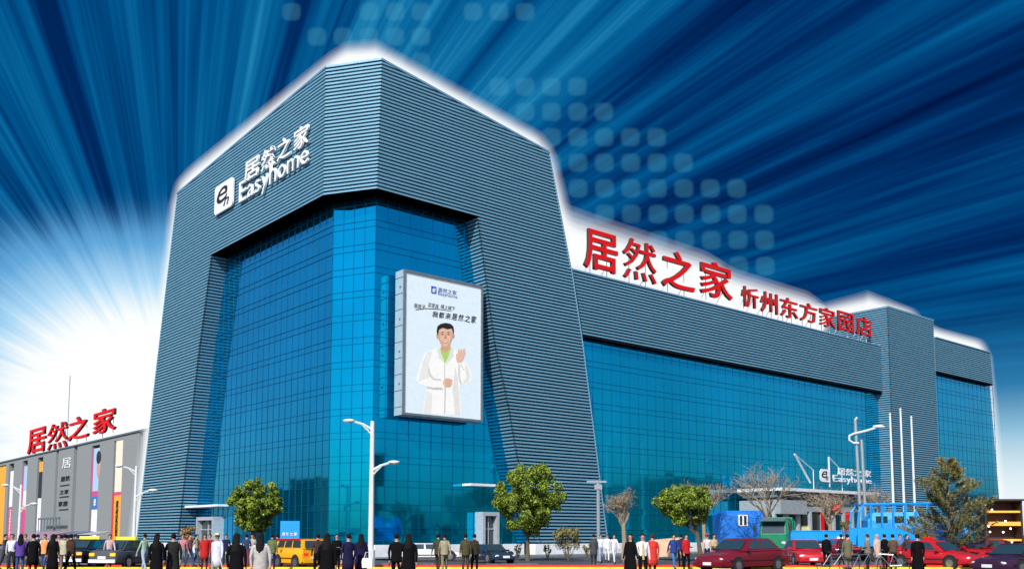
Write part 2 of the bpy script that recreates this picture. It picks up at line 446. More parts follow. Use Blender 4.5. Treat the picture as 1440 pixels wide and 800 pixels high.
# entrances on the tower glass
m_frame = mat('door_frame', (.42, .46, .50), .5, .2, .08)
m_dark = mat('dark_interior', (.01, .02, .028), .4)
def portal(parent, f_, s0, s1, z1, name='door'):
    a, b = min(s0, s1), max(s0, s1); mb = MB(); ex = f_(1, 0, 0) - f_(0, 0, 0); nn = f_(0, 1, 0) - f_(0, 0, 0)
    def bx(sa, sb, za, zb, o, d, mbx): mbx.obox(f_((sa + sb) / 2, o, (za + zb) / 2), ex * (sb - sa) / 2, nn * d / 2, Vector((0, 0, (zb - za) / 2)))
    bx(a, a + .25, 0, z1, .5, 1.0, mb); bx(b - .25, b, 0, z1, .5, 1.0, mb); bx(a + .25, b - .25, z1 - .3, z1, .5, 1.0, mb)
    m = (a + b) / 2; bx(m - .05, m + .05, 0, z1 - .3, .6, .1, mb); bx(a + .25, m - .05, 2.1, 2.18, .6, .1, mb); bx(m + .05, b - .25, 2.1, 2.18, .6, .1, mb)
    d = part(name, mb, m_frame, parent, True)
    mb = MB(); bx(a + .25, b - .25, 0.1, z1 - .3, .53, .04, mb); part('pane', mb, m_carglass, d, True)
s0, _ = szR(668, 720, -TIN); s1, zp = szR(691, 720, -TIN); portal(tower, gR, s0, s1, zp)
s0, _ = szL(315, 727, -TIN); s1, zp = szL(291, 727, -TIN); portal(tower, gL, s0, s1, zp)
mb = MB()
for f_, q, pa, pb, yy in ((gR, szR, 656, 694, 681), (gL, szL, 314, 268, 710)):
    s0, z = q(pa, yy, -TIN + .6); s1, _ = q(pb, yy, -TIN + .6)
    ex = f_(1, 0, 0) - f_(0, 0, 0); nn = f_(0, 1, 0) - f_(0, 0, 0)
    mb.obox(f_((s0 + s1) / 2, .6, z), ex * abs(s1 - s0) / 2, nn * .55, Vector((0, 0, .09)))
part('entrance_canopy', mb, m_plinth, tower, True)

# ------------------------------------------------------------------ the long wing
WI = .8
ZWT, ZWB = 24.5, 18.8
sC0 = szR(1240.5, 520, -WI)[0]
wing = thing('store_wing', 'long lower store wing with slatted roof band over a wide blue glass front', 'building', fR(21, 0, 0, WI))
fW = lambda s, o, z: fR(s, o, z, WI)
sl, bk = MB(), MB()
slats(lambda z: (fW(interp(z, outR) - .3, 0, z), fW(sC0, 0, z)), nR, ZWB, ZWT, sl, bk)
part('slat_band', sl, m_slat, wing, True); part('band_backing', bk, m_groove, wing, True)
curtain(wing, lambda s, o, z: fR(s, o, z, WI + .7), 19.5, sC0 + 1, ZB, ZWB, m_glass2, pw=1.2, hs=(1.35, .5), bar=.032)
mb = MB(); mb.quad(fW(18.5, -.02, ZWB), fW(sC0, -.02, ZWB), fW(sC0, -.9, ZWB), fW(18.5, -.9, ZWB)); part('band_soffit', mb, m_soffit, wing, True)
mb = MB(); strip(fW(18.8, 0, ZWT), fW(sC0, 0, ZWT), .14, nR); part('coping', mb, m_coping, wing, True)
mb = MB(); mb.quad(fW(19, -.15, ZWT - .35), fW(sC0, -.15, ZWT - .35), fW(sC0, -30, ZWT - .35), fW(19, -30, ZWT - .35))
mb.quad(fW(19, -30, 0), fW(sC0, -30, 0), fW(sC0, -30, ZWT - .35), fW(19, -30, ZWT - .35)); part('roof', mb, m_greydark, wing, True)
mb = MB(); plinth(fR, 23.4, sC0, WI + .3, .95, .5); part('plinth', mb, m_plinth, wing, True)

# stair tower + far block
q = hit(1240.5, 520, CR - nR * WI, nR); pr = .2
while True:
    w_ = q + nR * pr; dd = (w_ - CAM); dpt = dd.dot(FW); px_ = 720 + FPX * dd.x / dpt
    if px_ >= 1252 or pr > 8: break
    pr += .05
OC = pr - WI                                           # column front plane, metres in front of the tower plane
sA = szR(1252, 520, OC)[0]; sB = szR(1316, 520, OC)[0]; ZCT = szR(1284, 442, OC)[1]
stair = thing('stair_tower', 'slatted stair tower rising above the roof of the long wing', 'building', fR(sA, OC, 0))
sl, bk = MB(), MB()
slats(lambda z: (fR(sA, OC, z), fR(sB, OC, z)), nR, .5, ZCT, sl, bk)
slats(lambda z: (fR(sA, OC - 14, z), fR(sA, OC, z)), -dR, .5, ZCT, sl, bk, .09)
part('slat_cladding', sl, m_slat, stair, True); part('cladding_backing', bk, m_groove, stair, True)
mb = MB(); strip(fR(sA, OC, ZCT), fR(sB, OC, ZCT), .14, nR); strip(fR(sA, OC, ZCT), fR(sA, OC - 14, ZCT), .14, -dR); part('coping', mb, m_coping, stair, True)
mb = MB(); mb.quad(fR(sA, OC - .2, ZCT - .3), fR(sB, OC - .2, ZCT - .3), fR(sB, OC - 14, ZCT - .3), fR(sA, OC - 14, ZCT - .3))
mb.quad(fR(sB, OC - .1, 0), fR(sB, OC - 14, 0), fR(sB, OC - 14, ZCT - .3), fR(sB, OC - .1, ZCT - .3)); part('side_wall', mb, m_groove, stair, True)
s0, zt = szR(1316, 474.5, -WI); s1, _ = szR(1393, 495, -WI); s1b = szR(1397, 541, -WI)[0]; zb_ = szR(1350, 531, -WI)[1]
ZFT, SF1 = zt, s1
far = thing('end_block', 'end block of the wing with a slatted band overhanging blue glass', 'building', fW(s0, 0, 0))
sl, bk = MB(), MB()
eF = [(zb_, s1b), (zt, s1)]
slats(lambda z: (fW(s0 - .5, 0, z), fW(interp(z, eF), 0, z)), nR, zb_, zt, sl, bk)
part('slat_band', sl, m_slat, far, True); part('band_backing', bk, m_groove, far, True)
g1 = szR(1392, 541, -WI - .7)[0]; g0 = szR(1405, 700, -WI - .7)[0]
curtain(far, lambda s, o, z: fR(s + max(0, (zb_ - z)) * (g0 - g1) / 16 * (s - s0) / (g1 - s0), o, z, WI + .7), s0, g1, ZB, zb_, m_glass2, pw=1.25, hs=(1.35, .5), bar=.035)
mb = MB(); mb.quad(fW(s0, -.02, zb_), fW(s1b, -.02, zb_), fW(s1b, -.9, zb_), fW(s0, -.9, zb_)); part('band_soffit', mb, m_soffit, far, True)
mb = MB(); strip(fW(s0, 0, zt), fW(s1, 0, zt), .14, nR); part('coping', mb, m_coping, far, True)
mb = MB()
mb.quad(fW(s1 - .02, -.05, zt), fW(s1b - .02, -.05, zb_), fW(s1b, -25, zb_), fW(s1, -25, zt)); mb.quad(fW(s0, -.2, zt - .3), fW(s1 - .2, -.2, zt - .3), fW(s1 - .2, -25, zt - .3), fW(s0, -25, zt - .3))
mb.quad(fW(g0, -.8, 0), fW(g0, -25, 0), fW(g1, -25, zb_), fW(g1, -.8, zb_)); part('side_wall', mb, m_greydark, far, True)
mb = MB(); plinth(fR, s0, g0, WI + .3, .95, .5); part('plinth', mb, m_plinth, far, True)

# ------------------------------------------------------------------ grey building on the left
LBI = 3.0
fB = lambda s, o, z: fL(s, o, z, LBI)
def sB_(px, py): return szL(px, py, -LBI)
ZLB = 12.95
lb = thing('grey_store_building', 'long grey panelled building with tall narrow banner slots left of the tower', 'building', fB(44, 0, 0))
wl, rc = MB(), MB()
def bxL(mb, sa, sb, za, zb, o, d, m=0):
    ex = dL; mb.obox(fB((sa + sb) / 2, o, (za + zb) / 2), ex * abs(sb - sa) / 2, nL * d / 2, Vector((0, 0, (zb - za) / 2)), m)
slots = [(200, 194.5, .35), (172, 159.5, .9), (139.5, 128.5, .9), (108, 103.5, .35), (82, 78.5, .35), (60.5, 53, .9), (39, 32, .9), (20, 13, .9), (9, -4, .5)]
cur = 36.0
for a, b, dep in slots:
    sa, sb = sB_(a, 650)[0], sB_(b, 650)[0]
    bxL(wl, cur, sa, 0, ZLB, -.5, 1.0)
    if dep > .4: bxL(wl, sa, sb, ZLB - .45, ZLB, -.5, 1.0)
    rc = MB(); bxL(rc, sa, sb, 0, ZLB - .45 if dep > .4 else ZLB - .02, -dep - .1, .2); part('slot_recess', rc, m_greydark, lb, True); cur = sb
bxL(wl, cur, 150, 0, ZLB, -.5, 1.0)
part('wall', wl, m_greywall, lb, True)
mb = MB(); bxL(mb, 36, 150, 12, ZLB - .1, -14, 25.8); part('roof', mb, m_greywall, lb, True)
mb = MB(); bxL(mb, 36, 150, ZLB, ZLB + .18, -.4, 1.1); part('coping', mb, m_greydark, lb, True)
c = {n: mat('banner_' + n, col, .6, 0, .05) for n, col in dict(white=(.80, .80, .82), pink=(.62, .06, .22), orange=(.85, .38, .03), blue=(.04, .17, .50), sky=(.35, .55, .75), red=(.65, .03, .04), face=(.55, .30, .24), dark=(.02, .02, .03), peach=(.85, .72, .58)).items()}
def banner(name, a, b, rows, off=-.10):
    """rows: (y top px, y bottom px, colour)"""
    sa, sb = sB_(a, 680)[0] + .05, sB_(b, 680)[0] - .05
    keys = sorted({r[2] for r in rows}); mb = MB()
    for y0, y1, cc in rows:
        z1, z0 = sB_((a + b) / 2, y0)[1], sB_((a + b) / 2, y1)[1]
        bxL(mb, sa, sb, max(z0, .3), z1, off, .1, keys.index(cc))
    return part(name, mb, [c[k] for k in keys], lb, True), sa, sb
o1, sa, sb = banner('banner', 171, 160.5, [(615, 691, 'peach'), (691, 696, 'pink'), (696, 765, 'orange')])
def ltext(parent, txt, s_l, s_r, z0, z1, off, m, bold=0.0, name='lettering', dep=.05):
    me = place_glyph(txt, lambda s, o, z: fB(s, o + off, z), s_l, s_r, z0, z1, dep, bold); me.materials.append(m); me.materials.append(m)
    part(name, me, None, parent, True)
for k, t in enumerate('建材家居馆'):
    zt_ = sB_(165, 703 + k * 10)[1]; ltext(o1, t, sb - .8, sa + .8, zt_ - .85, zt_, -.03, c['dark'])
mb = MB(); bxL(mb, sb - .02, sb + .5, .3, sB_(162, 692)[1], -.03, .04); part('border', mb, c['red'], o1, True)
o1, sa, sb = banner('banner', 139, 129.5, [(630, 690, 'sky'), (690, 697, 'pink'), (697, 716, 'blue'), (716, 765, 'white')])
mb = MB(); bxL(mb, sb - .02, sb + .35, sB_(130, 690)[1], sB_(130, 630)[1], -.03, .04); part('border', mb, c['pink'], o1, True)
mb = MB(); ct = fB((sa + sb) / 2 - .9, -.02, sB_(135, 655)[1]); mb.ell(ct, (.75, .06, 1.5), rz=math.atan2(dL.y, dL.x)); part('portrait_face', mb, c['face'], o1, True)
mb = MB(); mb.ell(ct + Vector((0, 0, 1.0)) + nL * .06, (.85, .06, .8), rz=math.atan2(dL.y, dL.x)); part('portrait_hair', mb, c['dark'], o1, True)
ltext(o1, 'e', sb - .9, sa + .9, sB_(134, 711)[1], sB_(134, 701)[1], -.03, c['white'], .02)
banner('banner', 60, 53.5, [(649, 663, 'orange'), (663, 700, 'dark'), (700, 745, 'white'), (745, 765, 'sky')])
o1, sa, sb = banner('banner', 38, 32.5, [(655, 690, 'sky'), (690, 710, 'white'), (710, 716, 'orange'), (716, 765, 'pink')])
mb = MB(); bxL(mb, sb - .02, sb + .5, .3, sB_(34, 655)[1], -.03, .04); part('border', mb, c['pink'], o1, True)
o1, sa, sb = banner('banner', 19.5, 13.5, [(662, 712, 'white'), (712, 765, 'pink')])
for k in range(4):
    zt_ = sB_(16, 716 + k * 10)[1]; ltext(o1, '家居建材'[k], sb - .9, sa + .9, zt_ - 1.0, zt_, -.03, c['white'])
banner('banner', 8.5, -3, [(656, 765, 'orange')])
for k, (y0, y1, t, mm) in enumerate([(644, 658, '居', m_white), (669, 676, '居然', m_black), (688, 694, '之家', m_black), (704, 711, '家居', m_black)]):
    sa, sb = sB_(98 - k * .7, 700)[0], sB_(86 - k, 700)[0]
    ltext(lb, t, sb, sa, sB_(92, y1)[1], sB_(92, y0)[1], .03, mm, name='wall_lettering')
mb = MB()
for y in (682, 698, 716): 
    z = sB_(92, y)[1]; bxL(mb, sB_(97, 700)[0], sB_(84, 700)[0], z - .07, z + .07, .03, .05)
part('wall_caption', mb, m_black, lb, True)
mb = MB(); s0_, z0_ = sB_(98, 728); s1_, _ = sB_(68, 728)
bxL(mb, s0_, s1_, z0_ - .12, z0_ + .12, 1.2, .2)
for k in range(8): bxL(mb, s0_ + (s1_ - s0_) * k / 7 - .04, s0_ + (s1_ - s0_) * k / 7 + .04, 0, z0_, 1.2, .08)
solo('steel_canopy_rack', mb, m_greydark, 'thin dark steel rack in front of the grey building', 'rack')
mb = MB(); a_ = at(88, 150); mb.tube([a_, a_ + Vector((0, 0, zat(528, 150)))], .07, 5); solo('radio_mast', mb, m_polegrey, 'thin radio mast far behind the grey building', 'mast')

# ------------------------------------------------------------------ signs with raised letters
def letter_sign(name, label, base, frame, chars, depth, bold, mats, loc):
    t = thing(name, label, 'sign', loc)
    for ch_, s0, s1, z0, z1 in chars:
        me = place_glyph(ch_, frame, s0, s1, z0, z1, depth, 0.0 if ch_ == '然' else bold); me.materials.append(mats[0]); me.materials.append(mats[1])
        part('letter', me, None, t, True)
    return t
fS = lambda s, o, z: fR(s, o - .5, z, WI)
def charsR(lst, o):
    r = []
    for ch_, xa, xb, yt, yb in lst:
        xm = (xa + xb) / 2; r.append((ch_, szR(xa, yt, o)[0], szR(xb, yt, o)[0], szR(xm, yb, o)[1], szR(xm, yt, o)[1]))
    return r
big = charsR([('居', 821, 868, 326, 381), ('然', 876, 922, 338, 395), ('之', 930, 976, 354, 407), ('家', 984, 1029, 369, 419)], -1.1)
t = letter_sign('roof_sign', 'four large red characters standing on the wing roof beside the tower', None, fS, big, .30, .014, (m_red, m_redside), fS(big[0][1], 0, ZWT))
sml = charsR([('忻', 1043, 1066.5, 404, 432), ('州', 1069.5, 1093.5, 411, 440), ('东', 1097.5, 1122, 419, 447), ('方', 1125, 1149, 426, 453), ('家', 1152.5, 1174.5, 433, 460), ('园', 1178.5, 1200, 439, 466), ('店', 1204, 1226, 446, 472)], -1.1)
t2 = letter_sign('branch_name_sign', 'smaller row of seven red characters on the wing roof towards the stair tower', None, fS, sml, .25, .010, (m_red, m_redside), fS(sml[0][1], 0, ZWT))
mb = MB()
for tt, L_ in ((t, big), (t2, sml)):
    mb = MB()
    for ch_, a, b, z0, z1 in L_:
        for s_ in (a + (b - a) * .25, a + (b - a) * .75):
            mb.tube([fS(s_, -.15, z1 - 1), fS(s_, -.15, ZWT - .3)], .05, 4); mb.tube([fS(s_, -.15, z0 + .8), fS(s_, -1.6, ZWT - .3)], .04, 4)
    part('support_frame', mb, m_pole, tt, True)
lst = []
for ch_, xa, xb, yt, yb in [('居', 40, 65, 602, 636), ('然', 68, 95.5, 594, 630), ('之', 97, 125.5, 585, 617), ('家', 132, 163.5, 574, 608)]:
    xm = (xa + xb) / 2; lst.append((ch_, szL(xa, yt, -3.3)[0], szL(xb, yt, -3.3)[0], szL(xm, yb, -3.3)[1], szL(xm, yt, -3.3)[1]))
t3 = letter_sign('roof_sign', 'four red characters standing on the roof of the grey building at far left', None, lambda s, o, z: fL(s, o, z, LBI + .5), lst, .3, .014, (m_red, m_redside), fB(lst[3][1], -.5, ZLB))
mb = MB()
for ch_, a, b, z0, z1 in lst:
    for s_ in (a + (b - a) * .3, a + (b - a) * .75): mb.tube([fL(s_, -.1, z1 - 1.2, LBI + .6), fL(s_, -.1, ZLB, LBI + .6)], .05, 4)
part('support_frame', mb, m_pole, t3, True)

def rounded(cx, cy, w, h, r, n=5):
    o = []
    for qx, qy, a0 in ((1, 1, 0), (-1, 1, 90), (-1, -1, 180), (1, -1, 270)):
        for k in range(n + 1):
            a = R(a0 + 90 * k / n); o.append((cx + qx * (w / 2 - r) + r * math.cos(a), cy + qy * (h / 2 - r) + r * math.sin(a)))
    return o
def logo_sign(name, label, frame, tile, chars, latin, depth, mw, md, loc, off=.25, corner=.22):
    """tile (s left, s right, z0, z1)"""
    t = thing(name, label, 'sign', loc)
    sl_, sr_, z0, z1 = tile; mb = MB(); w = abs(sr_ - sl_); out = rounded((sl_ + sr_) / 2, (z0 + z1) / 2, w, z1 - z0, corner * w)
    # one square corner, as on the mark
    mb.rings([[frame(a, off, b) for a, b in out], [frame(a, off + depth, b) for a, b in out]])
    part('logo_tile', mb, mw, t, True)
    s_ = sr_ - sl_
    me = place_glyph('e', lambda s, o, z: frame(s, o + off + depth + .004, z), sl_ + s_ * .14, sl_ + s_ * .72, z0 + (z1 - z0) * .32, z0 + (z1 - z0) * .86, .03, .0, .35); me.materials.append(md); me.materials.append(md)
    part('logo_mark', me, None, t, True)
    me = place_glyph('h', lambda s, o, z: frame(s, o + off + depth + .004, z), sl_ + s_ * .52, sl_ + s_ * .82, z0 + (z1 - z0) * .14, z0 + (z1 - z0) * .52, .03, .0, .35); me.materials.append(md); me.materials.append(md)
    part('logo_mark', me, None, t, True)
    for ch_, a, b, za, zb in chars + latin:
        me = place_glyph(ch_, lambda s, o, z: frame(s, o + off, z), a, b, za, zb, depth, .012 if len(ch_) == 1 and ord(ch_) > 999 else .0); me.materials.append(mw); me.materials.append(mw)
        part('letter', me, None, t, True)
    return t
def latin_letters(word, s0, s1, zb, zx, zc, zd):
    """spread a word between s0 and s1: baseline zb, x height zx, cap height zc, descender zd"""
    wd = dict(E=.62, a=.5, s=.42, y=.52, h=.55, o=.58, m=.86, e=.52); tot_ = sum(wd[k] + .12 for k in word); x = 0; r = []
    for k in word:
        a = s0 + (s1 - s0) * x / tot_; b = s0 + (s1 - s0) * (x + wd[k]) / tot_; x += wd[k] + .12
        r.append((k, a, b, zd if k == 'y' else zb, zc if k in 'Eh' else zx))
    return r
# on the tower: columns and rows read along the wall
cz = []
zc0, zc1 = szL(357, 253, .1)[1], szL(357, 224, .1)[1]
for ch_, xa, xb in (('居', 346, 367), ('然', 370, 389), ('之', 392, 411), ('家', 415, 436)):
    cz.append((ch_, szL(xa, 220, .1)[0], szL(xb, 220, .1)[0], zc0 + .1, zc1))
zb0, ze1 = szL(345, 282, .1)[1], szL(345, 255, .1)[1]
lat = latin_letters('Easyhome', szL(339, 260, .1)[0], szL(438, 215, .1)[0], zb0, zb0 + (ze1 - zb0) * .62, ze1 + .05, zb0 - .45)
tl = (szL(304.5, 280, .1)[0], szL(330, 265, .1)[0], szL(304.5, 304, .1)[1], szL(330, 249, .1)[1])
logo_sign('wall_sign', 'white logo tile and raised white lettering high on the tower left face', fL, tl, cz, lat, .16, m_white, m_black, fL(tl[1], .3, tl[2]), off=.12, corner=.10)

# ------------------------------------------------------------------ billboard with a flat poster
BO = -.02
bb = thing('billboard', 'tall framed billboard with a man in a white suit, mounted on the tower glass', 'billboard', fR(6, BO, 10.4))
s0, s1 = szR(566, 480, BO)[0], szR(678, 480, BO)[0]; z0, z1 = szR(620, 588, BO)[1], szR(620, 390, BO)[1]
m_bbf = mat('billboard_frame', (.40, .50, .55), .45, .2, .08)
mb = MB()
mb.obox(fR((s0 + s1) / 2, BO - .5, (z0 + z1) / 2), dR * (s1 - s0) / 2, nR * .5, Vector((0, 0, (z1 - z0) / 2)))
part('case', mb, m_bbf, bb, True)
mb = MB(); fwid = .17
for (a, b, c_, d_) in ((s0, s1, z0, z0 + fwid), (s0, s1, z1 - fwid, z1), (s0, s0 + fwid, z0 + fwid, z1 - fwid), (s1 - fwid, s1, z0 + fwid, z1 - fwid)):
    mb.obox(fR((a + b) / 2, BO + .04, (c_ + d_) / 2), dR * (b - a) / 2, nR * .08, Vector((0, 0, (d_ - c_) / 2)))
part('frame', mb, mat('billboard_rim', (.16, .20, .23), .5, .2), bb, True)
mb = MB()
for k in range(9):
    z = z0 + .6 + k * 1.2; mb.obox(fR(s0 - .01, BO - .5, z), dR * .012, nR * .5, Vector((0, 0, .02)))
    if k % 2: mb.obox(fR(s0 - .02, BO - .35, z + .5), dR * .03, nR * .06, Vector((0, 0, .06)))
part('panel_seam', mb, m_greydark, bb, True)
mb = MB(); mb.obox(fR((s0 + s1) / 2, BO + .01, (z0 + z1) / 2), dR * ((s1 - s0) / 2 - fwid), nR * .012, Vector((0, 0, (z1 - z0) / 2 - fwid)))
poster = part('poster', mb, mat('poster_ground', (.68, .78, .84), .5, 0, .03, emit=.16), bb, True)  # mild emission added to brighten the poster
def P2(x, y): return szR(560 + x / 4, 390 + y / 4, BO)
def ppoly(name, pts, col, lay, rough=.6):
    me = MB(); pp = [P2(*p) for p in pts]
    n = len(pp); i = 0
    bm = bmesh.new()
    o0, o1_ = .026 + lay * .004, .026 + lay * .004 + .003
    f = bm.faces.new([bm.verts.new(fR(a, BO + o1_, b)) for a, b in pp]); bm.normal_update()
    bmesh.ops.triangulate(bm, faces=[f])
    m_ = bpy.data.meshes.new(name); bm.to_mesh(m_); bm.free(); m_.materials.append(mat('print_%s_%g' % (name, col[0]), col, rough, 0, .04, emit=.16))  # printed shapes get the same added self-glow
    return part(name, m_, None, poster, True)
def circ(cx, cy, rx, ry, n=20, a0=0, a1=360): return [(cx + rx * math.cos(R(a0 + (a1 - a0) * k / n)), cy + ry * math.sin(R(a0 + (a1 - a0) * k / n))) for k in range(n if a1 - a0 == 360 else n + 1)]
CW = (.86, .85, .81)
ppoly('jacket', [(226, 396), (205, 404), (168, 414), (146, 432), (134, 462), (122, 498), (108, 540), (103, 570), (110, 592), (135, 605), (160, 612), (158, 640), (148, 690), (138, 765), (356, 775), (352, 710), (344, 660), (346, 610), (362, 602), (392, 596), (408, 580), (412, 556), (402, 520), (388, 486), (372, 470), (352, 478), (338, 480), (334, 440), (322, 408), (300, 394)], CW, 0)
ppoly('shirt', [(232, 394), (240, 430), (262, 488), (284, 440), (300, 392), (285, 400), (248, 402)], (.40, .60, .14), 1)
ppoly('lapel', [(226, 396), (214, 412), (228, 436), (222, 446), (262, 492), (240, 436), (232, 396)], (.70, .69, .65), 2)
ppoly('lapel', [(302, 394), (314, 408), (306, 432), (312, 442), (264, 492), (282, 440), (298, 396)], (.70, .69, .65), 2)
ppoly('jacket_edge', [(258, 490), (262, 490), (262, 560), (266, 640), (262, 768), (257, 768), (260, 640), (258, 560)], (.45, .44, .42), 1)
ppoly('sleeve_fold', [(160, 612), (205, 620), (248, 622), (250, 632), (200, 632), (158, 624)], (.55, .54, .51), 1)
ppoly('sleeve_fold', [(172, 500), (180, 540), (200, 566), (240, 572), (244, 580), (196, 578), (172, 552), (166, 520)], (.60, .59, .56), 1)
ppoly('sleeve_fold', [(338, 480), (334, 540), (342, 590), (350, 604), (356, 600), (346, 560), (346, 500)], (.60, .59, .56), 1)
for P_, c_ in (([(168, 414), (190, 420), (176, 470), (168, 520), (176, 560), (130, 580), (112, 586), (122, 540), (138, 470)], (.74, .73, .69)), ([(160, 640), (190, 650), (184, 768), (140, 765), (150, 690)], (.74, .73, .69)), ([(318, 500), (334, 560), (340, 660), (348, 772), (318, 772), (306, 640)], (.70, .69, .64)),
    ([(372, 480), (396, 520), (404, 560), (392, 588), (362, 598), (380, 560)], (.70, .69, .64)), ([(196, 468), (222, 470), (236, 540), (216, 552)], (.85, .84, .80)), ([(282, 500), (300, 500), (312, 600), (300, 700), (278, 700)], (.85, .84, .80))): ppoly('jacket_tone', P_, c_, .5)
ppoly('neck', [(240, 375), (238, 404), (262, 424), (290, 402), (292, 375)], (.60, .34, .22), 2)
ppoly('face', circ(263, 326, 43, 56, 24) [:], (.72, .44, .31), 3)
ppoly('chin', circ(263, 356, 33, 34, 16), (.72, .44, .31), 4)
ppoly('ear', circ(220, 332, 7, 14, 10), (.52, .27, .17), 2); ppoly('ear', circ(308, 330, 7, 14, 10), (.52, .27, .17), 2)
ppoly('hair', [(217, 326), (214, 300), (218, 276), (236, 262), (264, 256), (292, 261), (308, 276), (312, 300), (307, 324), (303, 302), (298, 288), (276, 292), (248, 284), (228, 294), (222, 322)], (.012, .010, .010), 5)
ppoly('face_shade', [(222, 330), (226, 300), (236, 330), (240, 360), (252, 382), (240, 374), (228, 354)], (.60, .34, .22), 4.6)
ppoly('face_shade', [(305, 330), (300, 300), (292, 332), (288, 360), (274, 384), (288, 376), (300, 354)], (.60, .34, .22), 4.6)
ppoly('cheek', circ(241, 345, 9, 8, 10), (.76, .45, .34), 4.8); ppoly('cheek', circ(285, 343, 9, 8, 10), (.76, .45, .34), 4.8)
for x in (246, 281):
    ppoly('eyebrow', [(x - 14, 312), (x, 306), (x + 13, 311), (x, 311)], (.03, .02, .02), 5)
    ppoly('eye', circ(x, 321, 8, 3, 10), (.03, .02, .02), 5)
ppoly('nose', [(262, 318), (256, 342), (264, 346), (272, 341), (266, 318)], (.50, .25, .16), 5)
ppoly('mouth', [(246, 356), (263, 361), (282, 355), (276, 367), (263, 371), (251, 367)], (.45, .12, .10), 5)
ppoly('teeth', [(250, 358), (263, 362), (278, 357), (272, 364), (263, 366), (255, 364)], (.85, .84, .82), 6)
SK = (.72, .45, .33)
ppoly('raised_palm', [(326, 474), (322, 446), (330, 430), (346, 426), (364, 434), (368, 452), (356, 474), (340, 482)], SK, 3)
for f4 in ([(330, 436), (334, 406), (341, 401), (345, 407), (342, 434)], [(343, 430), (350, 403), (357, 402), (358, 410), (352, 434)], [(353, 432), (364, 402), (371, 399), (374, 406), (362, 438)], [(360, 440), (372, 418), (377, 418), (376, 428), (366, 452)], [(328, 452), (322, 436), (324, 428), (330, 430), (336, 446)]):
    ppoly('finger', f4, SK, 4)
ppoly('lower_hand', circ(276, 592, 27, 26, 16), SK, 3)
for k in range(4): ppoly('finger', [(258 + k * 3, 572 + k * 11), (300 - k * 3, 574 + k * 12), (306 - k * 4, 582 + k * 11), (260 + k * 3, 581 + k * 11)], (.66, .38, .26), 4)
for k in range(3): ppoly('button', circ(352 + k * 7, 492 + k * 12, 3, 3, 8), (.35, .25, .12), 3); ppoly('button', circ(212 + k * 12, 622, 3, 3, 8), (.35, .25, .12), 3)
def ptext(txt, x0, x1, y0, y1, col, bold=0.0, shear=0.0, name='lettering'):
    me = place_glyph(txt, lambda s, o, z: fR(s, BO + .045 + o, z), P2(x0, y0)[0], P2(x1, y1)[0], P2((x0 + x1) / 2, y1)[1], P2((x0 + x1) / 2, y0)[1], .004, bold, shear)
    k = mat('print_ink_%g' % col[2], col, .5, 0, .05); me.materials.append(k); me.materials.append(k); part(name, me, None, poster, True)
BL = (.01, .10, .40)
ppoly('logo_square', [(184, 48), (214, 54), (214, 94), (190, 92), (184, 86)], BL, 1)
ptext('e', 190, 208, 60, 86, (.8, .8, .8), .03, .3)
ptext('居然之家', 222, 326, 66, 92, BL, .0); ptext('Easyhome', 222, 330, 92, 114, BL, .0)
ptext('装房子', 86, 150, 150, 176, (.01, .01, .012), .0, .2); ptext('买家具', 164, 224, 146, 172, (.01, .01, .012), .0, .2); ptext('城上城下', 236, 318, 158, 182, (.01, .01, .012), .0, .2)
for k, chx in enumerate('我都来居然之家'):
    ptext(chx, 190 + k * 36, 222 + k * 36, 192 + k * 4, 224 + k * 5.5, (.01, .01, .012), .008, .2)
ppoly('underline', [(96, 180), (150, 174), (230, 178), (300, 190), (300, 192), (230, 182), (150, 178), (97, 185)], (.02, .02, .02), 1)

# ------------------------------------------------------------------ ground
mb = MB(); mb.quad((-3000, -600, 0), (3000, -600, 0), (3000, 6000, 0), (-3000, 6000, 0)); solo('ground', mb, m_asphalt, kind='structure')
mb = MB(); a, b = fR(-2, 5, .12), fR(110, 5, .12); mb.quad(a, b, fR(110, 0, .12), fR(-2, 0, .12)); 
mb.quad(a, b, fR(110, 5, 0), fR(-2, 5, 0)); a2 = fL(-2, 5, .124); b2 = fL(110, 5, .124); mb.quad(a2, b2, fL(110, 0, .124), fL(-2, 0, .124)); mb.quad(a2, b2, fL(110, 5, 0), fL(-2, 5, 0))
solo('pavement', mb, m_pave, kind='structure')
mb = MB(); mb.box((0, 46.9, .06), (200, .3, .12)); solo('light_trail_strip', mb, mat('yellow_trail', (.75, .62, .05), .6, 0, .2, 2), kind='structure')  # yellow light trail imitated by a coloured strip
mb = MB(); mb.box((-4, 51.2, .045), (200, .3, .09)); solo('light_trail_strip', mb, mat('red_trail', (.72, .03, .01), .6, 0, .2, 2), kind='structure')  # red light trail, likewise put into a strip's colour
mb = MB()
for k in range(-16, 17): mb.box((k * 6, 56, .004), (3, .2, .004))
solo('road_marking', mb, m_white, kind='structure')
